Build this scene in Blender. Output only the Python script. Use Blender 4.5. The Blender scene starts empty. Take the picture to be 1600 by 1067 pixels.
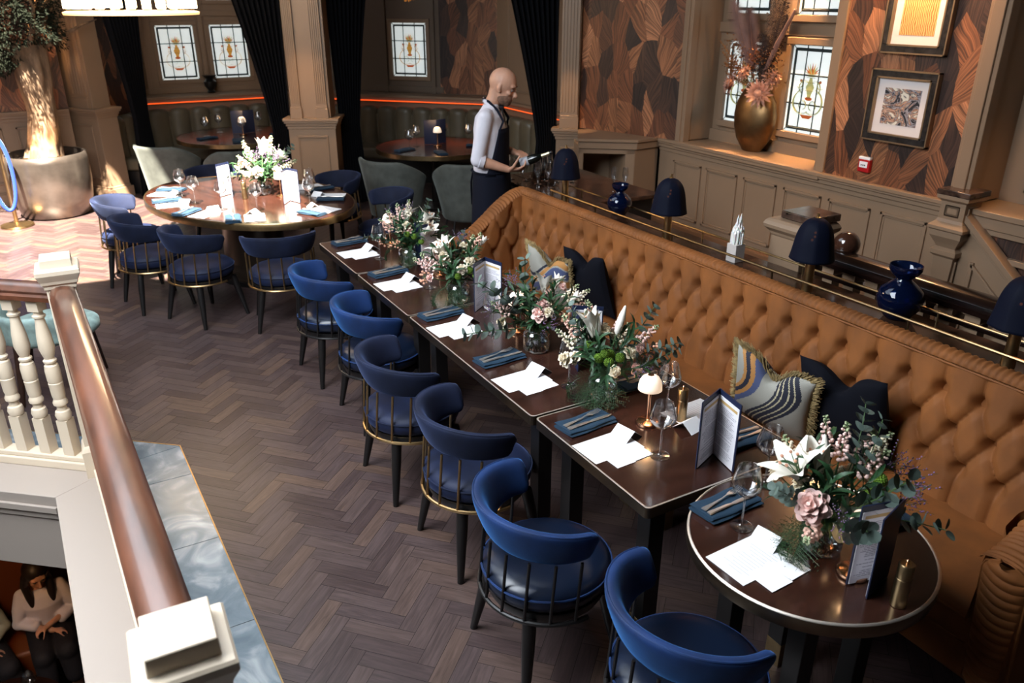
import bpy, bmesh, math, random
import numpy as np
from mathutils import Vector, Matrix, Euler, noise
sin, cos, pi = math.sin, math.cos, math.pi
R = math.radians
SC = bpy.context.scene
COL = SC.collection
# ---------------------------------------------------------------- camera
cam_d = bpy.data.cameras.new('camera'); cam = bpy.data.objects.new('camera', cam_d); COL.objects.link(cam)
cam_d.sensor_width = 36.0; cam_d.lens = 36.0 * 1240.0 / 1600.0
cam_d.clip_start = 0.05; cam_d.clip_end = 100
PIT, YAW, ROL = R(23.47), R(29.9), R(0.15)
_f = Vector((sin(YAW) * cos(PIT), cos(YAW) * cos(PIT), -sin(PIT)))
_r = Vector((cos(YAW), -sin(YAW), 0)); _u = _r.cross(_f)
_r2 = _r * cos(ROL) + _u * sin(ROL); _u2 = -_r * sin(ROL) + _u * cos(ROL)
cam.matrix_world = Matrix(((_r2.x, _u2.x, -_f.x, 0), (_r2.y, _u2.y, -_f.y, 0), (_r2.z, _u2.z, -_f.z, 2.45), (0, 0, 0, 1)))
cam_d.dof.use_dof = True; cam_d.dof.focus_distance = 3.6; cam_d.dof.aperture_fstop = 3.4
SC.camera = cam
# ---------------------------------------------------------------- view, world, daylight
SC.view_settings.view_transform = 'Standard'; SC.view_settings.look = 'None'
SC.view_settings.exposure = 0.0; SC.view_settings.gamma = 1.0; SC.view_settings.use_curve_mapping = False
SC.cycles.use_denoising = True
SC.cycles.max_bounces = 7; SC.cycles.diffuse_bounces = 3; SC.cycles.glossy_bounces = 4
SC.cycles.transmission_bounces = 8; SC.cycles.transparent_max_bounces = 12
SC.cycles.caustics_reflective = False; SC.cycles.caustics_refractive = False
SC.cycles.sample_clamp_indirect = 6.0
W = bpy.data.worlds.new('world'); SC.world = W; W.use_nodes = True
W.node_tree.nodes['Background'].inputs[0].default_value = (0.78, 0.88, 1.0, 1)
W.node_tree.nodes['Background'].inputs[1].default_value = 3.0
def light(name, kind, loc, energy, color, target=None, size=0.1, size_y=None, spot=60, blend=0.5):
    d = bpy.data.lights.new(name, kind); o = bpy.data.objects.new(name, d); COL.objects.link(o)
    o.location = loc; d.energy = energy; d.color = color
    if kind == 'AREA':
        d.size = size
        if size_y: d.shape = 'RECTANGLE'; d.size_y = size_y
    elif kind == 'SUN': d.angle = size
    else: d.shadow_soft_size = size
    if kind == 'SPOT': d.spot_size = R(spot); d.spot_blend = blend
    if target is not None:
        o.rotation_euler = (Vector(target) - Vector(loc)).to_track_quat('-Z', 'Y').to_euler()
    return o
WARM = (1.0, 0.58, 0.27)
SUN_DIR = Vector((0.16, 0.50, -1.0))
light('sun', 'SUN', (0, 0, 8), 72.0, (1.0, 0.89, 0.74), target=SUN_DIR * 10 + Vector((0, 0, 8)), size=0.012)
light('skylight_glow', 'AREA', (-1.35, 2.9, 3.75), 500.0, (0.86, 0.93, 1.0), target=(-0.4, 3.2, 0), size=2.3, size_y=4.0)
light('skylight_glow_back', 'AREA', (-1.4, 9.2, 4.8), 18.0, (0.92, 0.95, 1.0), target=(-1.2, 9.0, 0), size=2.4, size_y=2.6)
# ---------------------------------------------------------------- materials
_M = {}
def mat(name, color, rough=0.5, metal=0.0, sheen=0.0, sheen_tint=None, coat=0.0, trans=0.0, ior=1.45, emis=None, estr=0.0, spec=0.5,
        var=0.0, vscale=6.0, vstretch=(1, 1, 1), bump=0.0, bscale=80.0, color2=None, alpha=1.0, sss=0.0):
    if name in _M: return _M[name]
    m = bpy.data.materials.new(name); m.use_nodes = True; nt = m.node_tree; b = nt.nodes['Principled BSDF']
    b.inputs['Base Color'].default_value = (*color, 1); b.inputs['Roughness'].default_value = rough
    b.inputs['Metallic'].default_value = metal; b.inputs['IOR'].default_value = ior
    b.inputs['Specular IOR Level'].default_value = spec
    b.inputs['Transmission Weight'].default_value = trans; b.inputs['Coat Weight'].default_value = coat
    b.inputs['Coat Roughness'].default_value = 0.12; b.inputs['Alpha'].default_value = alpha
    if sheen:
        b.inputs['Sheen Weight'].default_value = sheen; b.inputs['Sheen Roughness'].default_value = 0.35
        b.inputs['Sheen Tint'].default_value = (*(sheen_tint or color), 1)
    if sss:
        b.inputs['Subsurface Weight'].default_value = sss; b.inputs['Subsurface Radius'].default_value = (0.01, 0.005, 0.003)
    if emis: b.inputs['Emission Color'].default_value = (*emis, 1); b.inputs['Emission Strength'].default_value = estr
    if var or bump:
        tc = nt.nodes.new('ShaderNodeTexCoord'); mp = nt.nodes.new('ShaderNodeMapping'); nt.links.new(tc.outputs['Object'], mp.inputs[0])
        mp.inputs['Scale'].default_value = vstretch
    if var:
        n = nt.nodes.new('ShaderNodeTexNoise'); n.inputs['Scale'].default_value = vscale; n.inputs['Detail'].default_value = 5
        nt.links.new(mp.outputs[0], n.inputs['Vector'])
        r = nt.nodes.new('ShaderNodeValToRGB'); nt.links.new(n.outputs[0], r.inputs[0])
        c2 = color2 or tuple(min(1, c * (1 + var)) for c in color)
        r.color_ramp.elements[0].color = (*[c * (1 - var) for c in color], 1); r.color_ramp.elements[0].position = 0.32
        r.color_ramp.elements[1].color = (*c2, 1); r.color_ramp.elements[1].position = 0.68
        nt.links.new(r.outputs[0], b.inputs['Base Color'])
    if bump:
        n2 = nt.nodes.new('ShaderNodeTexNoise'); n2.inputs['Scale'].default_value = bscale; n2.inputs['Detail'].default_value = 3
        nt.links.new(mp.outputs[0], n2.inputs['Vector'])
        bp = nt.nodes.new('ShaderNodeBump'); bp.inputs['Strength'].default_value = bump; bp.inputs['Distance'].default_value = 0.01
        nt.links.new(n2.outputs[0], bp.inputs['Height']); nt.links.new(bp.outputs[0], b.inputs['Normal'])
    _M[name] = m
    return m
# ---------------------------------------------------------------- mesh building
class MB:
    def __init__(s): s.v = []; s.f = []; s.m = []; s.c = []; s.uv = []
    def add(s, vs, fs, M=None, mi=0):
        o = len(s.v)
        if M is not None: vs = [M @ Vector(p) for p in vs]
        s.v.extend([tuple(p) for p in vs]); s.f.extend([tuple(i + o for i in f) for f in fs]); s.m.extend([mi] * len(fs))
        return s
    def box(s, c, d, M=None, mi=0, taper=1.0):
        x, y, z = d[0] / 2, d[1] / 2, d[2] / 2
        vs = [(c[0] + a * x * (taper if e > 0 else 1), c[1] + b * y * (taper if e > 0 else 1), c[2] + e * z) for e in (-1, 1) for b in (-1, 1) for a in (-1, 1)]
        return s.add(vs, [(0, 2, 3, 1), (4, 5, 7, 6), (0, 1, 5, 4), (2, 6, 7, 3), (0, 4, 6, 2), (1, 3, 7, 5)], M, mi)
    def bx(s, x0, x1, y0, y1, z0, z1, M=None, mi=0):
        return s.box(((x0 + x1) / 2, (y0 + y1) / 2, (z0 + z1) / 2), (abs(x1 - x0), abs(y1 - y0), abs(z1 - z0)), M, mi)
    def lathe(s, prof, n=24, M=None, mi=0, cap=True, sq=None):
        vs = []; k = len(prof)
        for r, z in prof:
            for i in range(n):
                a = 2 * pi * (i + 0.5 * (n == 4)) / n
                rr = r * (1 if n != 4 else 2 ** .5)
                vs.append((rr * cos(a), rr * sin(a), z))
        fs = [(j * n + i, j * n + (i + 1) % n, (j + 1) * n + (i + 1) % n, (j + 1) * n + i) for j in range(k - 1) for i in range(n)]
        if cap:
            if prof[0][0] > 1e-6: fs.append(tuple(range(n - 1, -1, -1)))
            if prof[-1][0] > 1e-6: fs.append(tuple((k - 1) * n + i for i in range(n)))
        return s.add(vs, fs, M, mi)
    def tube(s, path, rad, n=8, M=None, mi=0, closed=False, cap=True, ell=None):
        P = [Vector(p) for p in path]; k = len(P); vs = []; up = None
        if not hasattr(rad, '__len__'): rad = [rad] * k
        for j in range(k):
            a = P[(j - 1) % k] if (closed or j) else P[0]; b = P[(j + 1) % k] if (closed or j < k - 1) else P[-1]
            t = (b - a).normalized()
            if up is None:
                up = Vector((0, 0, 1)) if abs(t.z) < 0.9 else Vector((1, 0, 0))
            x = up.cross(t).normalized(); y = t.cross(x).normalized(); up = y
            for i in range(n):
                an = 2 * pi * i / n; e = ell or 1.0
                vs.append(P[j] + x * (rad[j] * cos(an)) + y * (rad[j] * e * sin(an)))
        K = k if closed else k - 1
        fs = [(j * n + i, j * n + (i + 1) % n, ((j + 1) % k) * n + (i + 1) % n, ((j + 1) % k) * n + i) for j in range(K) for i in range(n)]
        if cap and not closed: fs += [tuple(range(n - 1, -1, -1)), tuple((k - 1) * n + i for i in range(n))]
        return s.add(vs, fs, M, mi)
    def grid(s, fn, nu, nv, cu=False, cv=False, M=None, mi=0):
        vs = [fn(i / (nu if cu else nu - 1), j / (nv if cv else nv - 1)) for i in range(nu) for j in range(nv)]
        fs = [(i * nv + j, ((i + 1) % nu) * nv + j, ((i + 1) % nu) * nv + (j + 1) % nv, i * nv + (j + 1) % nv)
              for i in range(nu if cu else nu - 1) for j in range(nv if cv else nv - 1)]
        return s.add(vs, fs, M, mi)
    def prism(s, poly, z0, z1, M=None, mi=0):
        n = len(poly); vs = [(p[0], p[1], z0) for p in poly] + [(p[0], p[1], z1) for p in poly]
        fs = [tuple(range(n - 1, -1, -1)), tuple(range(n, 2 * n))] + [(i, (i + 1) % n, n + (i + 1) % n, n + i) for i in range(n)]
        return s.add(vs, fs, M, mi)
    def sphere(s, c, r, nu=12, nv=8, M=None, mi=0, sc=(1, 1, 1)):
        T = Matrix.Translation(c) @ Matrix.Diagonal((*sc, 1))
        if M is not None: T = M @ T
        return s.lathe([(max(1e-5, r * sin(pi * j / nv)), -r * cos(pi * j / nv)) for j in range(nv + 1)], nu, T, mi, cap=False)
    def mesh(s, name, mats, smooth=40):
        me = bpy.data.meshes.new(name); me.from_pydata(s.v, [], s.f); me.polygons.foreach_set('material_index', s.m)
        for m in (mats if isinstance(mats, (list, tuple)) else [mats]): me.materials.append(m)
        if s.c:
            a = me.color_attributes.new('tone', 'FLOAT_COLOR', 'CORNER')
            buf = []
            for p, c in zip(s.f, s.c): buf += list(c) * len(p)
            a.data.foreach_set('color', buf)
        if s.uv:
            l = me.uv_layers.new(name='uv'); l.data.foreach_set('uv', [x for q in s.uv for p in q for x in p])
        me.validate(); me.update()
        if smooth:
            me.polygons.foreach_set('use_smooth', [True] * len(me.polygons))
            if smooth < 180: me.set_sharp_from_angle(angle=R(smooth))
        return me
    def build(s, name, mats, parent=None, smooth=40, bevel=0, seg=2, subd=0, loc=None, solid=0):
        o = bpy.data.objects.new(name, s.mesh(name, mats, smooth)); COL.objects.link(o)
        if parent is not None: o.parent = parent
        if loc is not None: o.location = loc
        if solid: md = o.modifiers.new('s', 'SOLIDIFY'); md.thickness = solid; md.offset = 0
        if bevel: md = o.modifiers.new('b', 'BEVEL'); md.width = bevel; md.segments = seg; md.limit_method = 'ANGLE'; md.angle_limit = R(35)
        if subd: md = o.modifiers.new('u', 'SUBSURF'); md.levels = subd; md.render_levels = subd
        return o
def tag(o, label=None, cat=None, group=None, kind=None):
    if label: o['label'] = label
    if cat: o['category'] = cat
    if group: o['group'] = group
    if kind: o['kind'] = kind
    return o
def thing(name, label, cat, loc=(0, 0, 0), rz=0, group=None):
    o = bpy.data.objects.new(name, None); COL.objects.link(o); o.location = loc; o.rotation_euler = (0, 0, rz); o.empty_display_size = 0.05
    return tag(o, label, cat, group)
def struct(o): o['kind'] = 'structure'; return o
KIDS = {}
def dup(o, loc=None, rz=None, label=None, group=None, parent=None, scale=None):
    c = o.copy(); COL.objects.link(c)
    if loc is not None: c.location = loc
    if rz is not None: c.rotation_euler = (0, 0, rz)
    if scale is not None: c.scale = (scale,) * 3
    if label: c['label'] = label
    if group: c['group'] = group
    if parent is not None: c.parent = parent
    for k in list(o.children):
        if k.name in KIDS_SEEN(o): dup(k, parent=c)
    return c
def KIDS_SEEN(o): return [k.name for k in o.children]
def inst(name, mesh, parent, M, mod=None):
    o = bpy.data.objects.new(name, mesh); COL.objects.link(o)
    if parent is not None: o.parent = parent
    o.matrix_local = M
    return o
def RZ(a): return Matrix.Rotation(a, 4, 'Z')
def TR(x, y, z): return Matrix.Translation((x, y, z))
def frame(o, x, y=None):                     # matrix from origin and x axis in plan
    x = Vector((x[0], x[1], 0)).normalized(); y = Vector((-x.y, x.x, 0))
    return Matrix(((x.x, y.x, 0, o[0]), (x.y, y.y, 0, o[1]), (0, 0, 1, o[2] if len(o) > 2 else 0), (0, 0, 0, 1)))
# ---------------------------------------------------------------- shared materials
BEIGE = mat('beige_paint', (0.265, 0.176, 0.112), 0.42, var=0.04, vscale=3)
CREAM = mat('cream_paint', (0.66, 0.55, 0.42), 0.4)
STONEW = mat('pale_stone_paint', (0.34, 0.285, 0.245), 0.5)
BRASS = mat('aged_brass', (0.46, 0.31, 0.15), 0.32, 1.0, var=0.12, vscale=20)
DBRASS = mat('dark_brass', (0.30, 0.21, 0.11), 0.36, 1.0, var=0.2, vscale=15)
COPPER = mat('rose_gold', (0.80, 0.45, 0.27), 0.2, 1.0)
BLACKW = mat('black_lacquer', (0.008, 0.007, 0.007), 0.35)
DWOOD = mat('dark_mahogany', (0.010, 0.0045, 0.0035), 0.2, coat=0.5, var=0.35, vscale=3, vstretch=(6, 1, 6))
TABLEW = mat('table_veneer', (0.032, 0.0115, 0.0075), 0.24, coat=0.5, var=0.4, vscale=2.2, vstretch=(1.2, 6, 1))
NAVYV = mat('navy_velvet', (0.0065, 0.0105, 0.030), 0.8, sheen=0.8, spec=0.3, sheen_tint=(0.085, 0.12, 0.25), var=0.35, vscale=7, bump=0.05, bscale=60)
BLUEV = mat('royal_blue_velvet', (0.003, 0.021, 0.092), 0.7, sheen=1.0, sheen_tint=(0.05, 0.19, 0.50), var=0.35, vscale=7, bump=0.05, bscale=60)
NAVYL = mat('navy_seat_velvet', (0.0048, 0.0095, 0.033), 0.6, spec=0.35, sheen=0.4, sheen_tint=(0.13, 0.19, 0.42), var=0.3, vscale=8)
BLUEL = mat('blue_seat_leather', (0.005, 0.010, 0.026), 0.30, spec=0.6)
ORANGE = mat('burnt_orange_velvet', (0.200, 0.066, 0.013), 0.75, sheen=0.30, sheen_tint=(0.55, 0.22, 0.05), var=0.22, vscale=6, bump=0.04, bscale=70)
GREYV = mat('sage_grey_velvet', (0.082, 0.090, 0.080), 0.8, sheen=0.6, sheen_tint=(0.4, 0.45, 0.42), var=0.2, vscale=10)
WHITE = mat('white_card', (0.86, 0.86, 0.88), 0.6)
NAPK = mat('teal_blue_linen', (0.010, 0.034, 0.066), 0.85, sheen=0.3, bump=0.25, bscale=500)
STEEL = mat('polished_steel', (0.92, 0.88, 0.84), 0.42, 1.0)
def thin_glass(name, tint=(1, 1, 1), base=0.13):
    m = bpy.data.materials.new(name); m.use_nodes = True; N, L = m.node_tree.nodes, m.node_tree.links
    for n in list(N): N.remove(n)
    out = N.new('ShaderNodeOutputMaterial'); mx = N.new('ShaderNodeMixShader'); tr = N.new('ShaderNodeBsdfTransparent'); gl = N.new('ShaderNodeBsdfGlossy'); fr = N.new('ShaderNodeLayerWeight'); pw = N.new('ShaderNodeMath'); pw.operation = 'POWER'; pw.inputs[1].default_value = 2.3; ad = N.new('ShaderNodeMath'); mu = N.new('ShaderNodeMath')
    tr.inputs[0].default_value = (*tint, 1); gl.inputs['Roughness'].default_value = 0.12; fr.inputs[0].default_value = 0.5
    mu.operation = 'MULTIPLY'; mu.inputs[1].default_value = 1.0; ad.operation = 'ADD'; ad.inputs[1].default_value = base; ad.use_clamp = True
    L.new(fr.outputs[1], pw.inputs[0]); L.new(pw.outputs[0], mu.inputs[0]); L.new(mu.outputs[0], ad.inputs[0]); L.new(ad.outputs[0], mx.inputs[0]); L.new(tr.outputs[0], mx.inputs[1]); L.new(gl.outputs[0], mx.inputs[2]); L.new(mx.outputs[0], out.inputs[0])
    return m
GLASS = thin_glass('clear_glass', (0.96, 0.965, 0.97))
WATER = mat('vase_water', (0.85, 0.93, 0.92), 0.0, trans=1.0, ior=1.33)
BGLASS = mat('cobalt_glass', (0.012, 0.035, 0.16), 0.02, trans=0.9, ior=1.5)
BLACKCL = mat('black_curtain_velvet', (0.0016, 0.0018, 0.003), 0.95, spec=0.2)
# ================================================================ SETTING
def nodes(m): return m.node_tree.nodes, m.node_tree.links
def floor_material():
    m = bpy.data.materials.new('herringbone_oak'); m.use_nodes = True; N, L = nodes(m); b = N['Principled BSDF']
    at = N.new('ShaderNodeAttribute'); at.attribute_name = 'tone'
    sp = N.new('ShaderNodeSeparateColor'); L.new(at.outputs['Color'], sp.inputs[0])
    uv = N.new('ShaderNodeUVMap'); uv.uv_map = 'uv'
    mp = N.new('ShaderNodeMapping'); mp.inputs['Scale'].default_value = (5, 60, 1); L.new(uv.outputs[0], mp.inputs[0])
    n = N.new('ShaderNodeTexNoise'); n.inputs['Scale'].default_value = 1.0; n.inputs['Detail'].default_value = 6; n.inputs['Distortion'].default_value = 1.2
    L.new(mp.outputs[0], n.inputs[0])
    r = N.new('ShaderNodeValToRGB'); L.new(sp.outputs[0], r.inputs[0]); e = r.color_ramp.elements
    e[0].position = 0; e[0].color = (0.048, 0.030, 0.029, 1); e[1].position = 1; e[1].color = (0.098, 0.060, 0.045, 1)
    x = e.new(0.35); x.color = (0.064, 0.043, 0.042, 1); x = e.new(0.75); x.color = (0.078, 0.051, 0.046, 1)
    g = N.new('ShaderNodeMapRange'); g.inputs[1].default_value = 0.3; g.inputs[2].default_value = 0.7; g.inputs[3].default_value = 0.66; g.inputs[4].default_value = 1.3
    L.new(n.outputs[0], g.inputs[0])
    mx = N.new('ShaderNodeMix'); mx.data_type = 'RGBA'; mx.blend_type = 'MULTIPLY'; mx.inputs[0].default_value = 1
    L.new(r.outputs[0], mx.inputs[6]); L.new(g.outputs[0], mx.inputs[7]); L.new(mx.outputs[2], b.inputs['Base Color'])
    rr = N.new('ShaderNodeMapRange'); rr.inputs[3].default_value = 0.27; rr.inputs[4].default_value = 0.46; L.new(n.outputs[0], rr.inputs[0]); L.new(rr.outputs[0], b.inputs['Roughness'])
    bp = N.new('ShaderNodeBump'); bp.inputs['Strength'].default_value = 0.25; bp.inputs['Distance'].default_value = 0.002; L.new(n.outputs[0], bp.inputs['Height']); L.new(bp.outputs[0], b.inputs['Normal'])
    return m
D2 = Vector((-0.77, 0.64))
def P2(p, k): return (p[0] + D2.x * k, p[1] + D2.y * k)
I0, I1 = (-0.165, -0.8), (-0.34, 4.28); I2 = P2(I1, 4.5)
B0, B1 = (0.09, -0.8), (-0.09, 4.40); B2 = P2(B1, 4.4)
N0, N1 = (0.46, -0.8), (0.32, 4.51); N2 = P2(N1, 4.6)
FP = [N0, (3.86, -0.8), (3.86, 6.35), (5.4, 6.35), (6.5, 6.35), (6.5, 13.4), (-4.2, 13.4), (-4.2, N2[1]), N2, N1]
def inside(x, y, P):
    c = False; j = len(P) - 1
    for i in range(len(P)):
        if (P[i][1] > y) != (P[j][1] > y) and x < (P[j][0] - P[i][0]) * (y - P[i][1]) / (P[j][1] - P[i][1]) + P[i][0]: c = not c
        j = i
    return c
def build_floor():
    rnd = random.Random(5); mb = MB(); Lp, Wp = 0.302, 0.0755; T = Matrix.Rotation(R(45 - 1.8), 2); gap = 0.0009
    def plank(u0, v0, u1, v1, hor):
        c = T @ Vector(((u0 + u1) / 2, (v0 + v1) / 2))
        if not (inside(c.x, c.y, FP) or inside(c.x + .14, c.y + .14, FP)) : return
        if c.y > 12.9 and not (1 < c.x < 4): return
        q = [T @ Vector(p) for p in ((u0 + gap, v0 + gap), (u1 - gap, v0 + gap), (u1 - gap, v1 - gap), (u0 + gap, v1 - gap))]
        mb.add([(p.x, p.y, 0.0) for p in q], [(0, 1, 2, 3)])
        t = rnd.random() ** 1.3; mb.c.append((t, rnd.random(), 0, 1))
        o = rnd.random() * 40; a, w = Lp, Wp
        mb.uv.append([(o, o), (o + a, o), (o + a, o + w), (o, o + w)] if hor else [(o, o + w), (o, o), (o + a, o), (o + a, o + w)])
    S = Lp
    for a in range(-28, 29):
        for k in range(-130, 131):
            x, y = a * S + k * Wp, -a * S + k * Wp
            p = T @ Vector((x, y))
            if -4.5 < p.x < 6.8 and -1.2 < p.y < 13.6:
                plank(x, y, x + Lp, y + Wp, True); plank(x, y + Wp, x + Wp, y + Wp + Lp, False)
    o = mb.build('floor', floor_material(), smooth=0); struct(o)
    base = MB().prism(FP, -0.45, -0.0012).build('floor_base', mat('floor_gap', (0.012, 0.008, 0.007), 0.8), smooth=0); struct(base)
build_floor()
# --- marble border and pale ledge round the stair void
def marble():
    m = bpy.data.materials.new('blue_grey_marble'); m.use_nodes = True; N, L = nodes(m); b = N['Principled BSDF']
    tc = N.new('ShaderNodeTexCoord'); n = N.new('ShaderNodeTexNoise'); n.inputs['Scale'].default_value = 3.2; n.inputs['Detail'].default_value = 9; n.inputs['Distortion'].default_value = 2.4
    L.new(tc.outputs['Object'], n.inputs[0]); r = N.new('ShaderNodeValToRGB'); L.new(n.outputs[0], r.inputs[0]); e = r.color_ramp.elements
    e[0].position = 0.33; e[0].color = (0.12, 0.16, 0.19, 1); e[1].position = 0.72; e[1].color = (0.42, 0.45, 0.47, 1)
    x = e.new(0.5); x.color = (0.17, 0.21, 0.24, 1); x = e.new(0.58); x.color = (0.24, 0.275, 0.30, 1)
    L.new(r.outputs[0], b.inputs['Base Color']); b.inputs['Roughness'].default_value = 0.22
    return m
MARB = marble()
mb = MB()
def lerp(a, b, t): return (a[0] + (b[0] - a[0]) * t, a[1] + (b[1] - a[1]) * t)
Bo0, Bo1 = (0.14, -0.8), (-0.05, 4.44); Bo2 = P2(Bo1, 4.4)
ys = [-0.8, 0.72, 1.42, 2.13, 2.84, 3.50, 4.16]
for i in range(len(ys)):
    ya = ys[i]; yb = ys[i + 1] if i < len(ys) - 1 else None
    def at(P, Q, y): return lerp(P, Q, (y - P[1]) / (Q[1] - P[1]))
    g = 0.002
    if yb: poly = [at(Bo0, Bo1, ya + g), at(N0, N1, ya + g), at(N0, N1, yb - g), at(Bo0, Bo1, yb - g)]
    else: poly = [at(Bo0, Bo1, ya + g), at(N0, N1, ya + g), (N1[0], N1[1] - g), (Bo1[0], Bo1[1] - g)]
    mb.prism(poly, -0.02, 0.003)
for i in range(7):
    a, b = 0.66 * i + 0.002, 0.66 * (i + 1) - 0.002
    mb.prism([P2(Bo1, a), P2(N1, a), P2(N1, b), P2(Bo1, b)], -0.02, 0.003)
struct(mb.build('trim_1', MARB, smooth=0, bevel=0.001))
mb = MB(); w = 0.006
mb.prism([(N0[0], N0[1]), (N0[0] + w, N0[1]), (N1[0] + w, N1[1] + w / 2), N1], -0.01, 0.005)
mb.prism([N1, (N1[0] + w, N1[1] + w / 2), (N2[0], N2[1] + w), N2], -0.01, 0.005)
struct(mb.build('trim_2', BRASS, smooth=0))
mb = MB()
mb.prism([I0, Bo0, Bo1, I1], -0.06, 0.001); mb.prism([I1, Bo1, Bo2, I2], -0.06, 0.001)
def off(p, k): return (p[0] + k, p[1] + k * 0.85)
mb.prism([off(I0, .015), Bo0, Bo1, off(I1, .015)], -0.5, -0.06); mb.prism([off(I1, .015), Bo1, Bo2, off(I2, .015)], -0.5, -0.06)
for k, (z0, z1) in ((-0.012, (-0.10, -0.06)), (0.004, (-0.15, -0.10))):
    mb.prism([off(I1, k), off(I1, .05), off(I2, .05), off(I2, k)], z0, z1)
struct(mb.build('trim_3', STONEW, smooth=0, bevel=0.004))
mb = MB().prism([(-6, -1), (-6, 13.4), (-4.2, 13.4), (-4.2, N2[1]), N2, I2, (-4.1, 3.2)], -0.45, -0.002)
struct(mb.build('floor_margin', mat('floor_gap', (0, 0, 0)), smooth=0))
# --- outer shell: ceiling with an added opening shaped to throw the sun patch, far walls out of frame
DARKW = mat('dark_wall_paint', (0.10, 0.085, 0.07), 0.7)
mb = MB(); zc = 5.0
from mathutils.geometry import tessellate_polygon
outer = [(-7, -5), (8, -5), (8, 14.5), (-7, 14.5)]
hole = [(-3.3, 5.55), (-.35, 5.45), (.50, 4.45), (1.30, 4.15), (1.20, 6.4), (-.05, 9.2), (-3.3, 9.2)]
pts_ = [[Vector((*p, 0)) for p in outer], [Vector((*p, 0)) for p in hole]]
flat = [p for l in pts_ for p in l]
mb.add([(p.x, p.y, zc) for p in flat], [tuple(f) for f in tessellate_polygon(pts_)])
mb.add([(p[0], p[1], z) for z in (zc, zc + .15) for p in hole], [(i, (i + 1) % 7, 7 + (i + 1) % 7, 7 + i) for i in range(7)])
struct(mb.build('ceiling', DARKW, smooth=0))
struct(MB().bx(-7.1, -7, -5, 14.5, -3.4, 5).build('wall_left', DARKW, smooth=0))
struct(MB().bx(-7, 8, -5.1, -5, -3.4, 5).build('wall_front', DARKW, smooth=0))
struct(MB().bx(7.4, 7.5, -5, 14.5, -3.4, 5).build('wall_far_right', DARKW, smooth=0))
struct(MB().bx(-7, 8, 14.4, 14.5, -3.4, 5).build('wall_far_back', DARKW, smooth=0))
# --- lower storey
struct(MB().bx(-7, 8, -5, 14.5, -3.5, -3.4).build('floor_lower', mat('lower_floor', (0.02, 0.012, 0.008), 0.5), smooth=0))
struct(MB().bx(-7, 3.5, 8.3, 8.4, -3.4, -0.5).build('wall_lower', mat('lower_wall', (0.10, 0.035, 0.012), 0.6, var=0.3), smooth=0))
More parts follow.
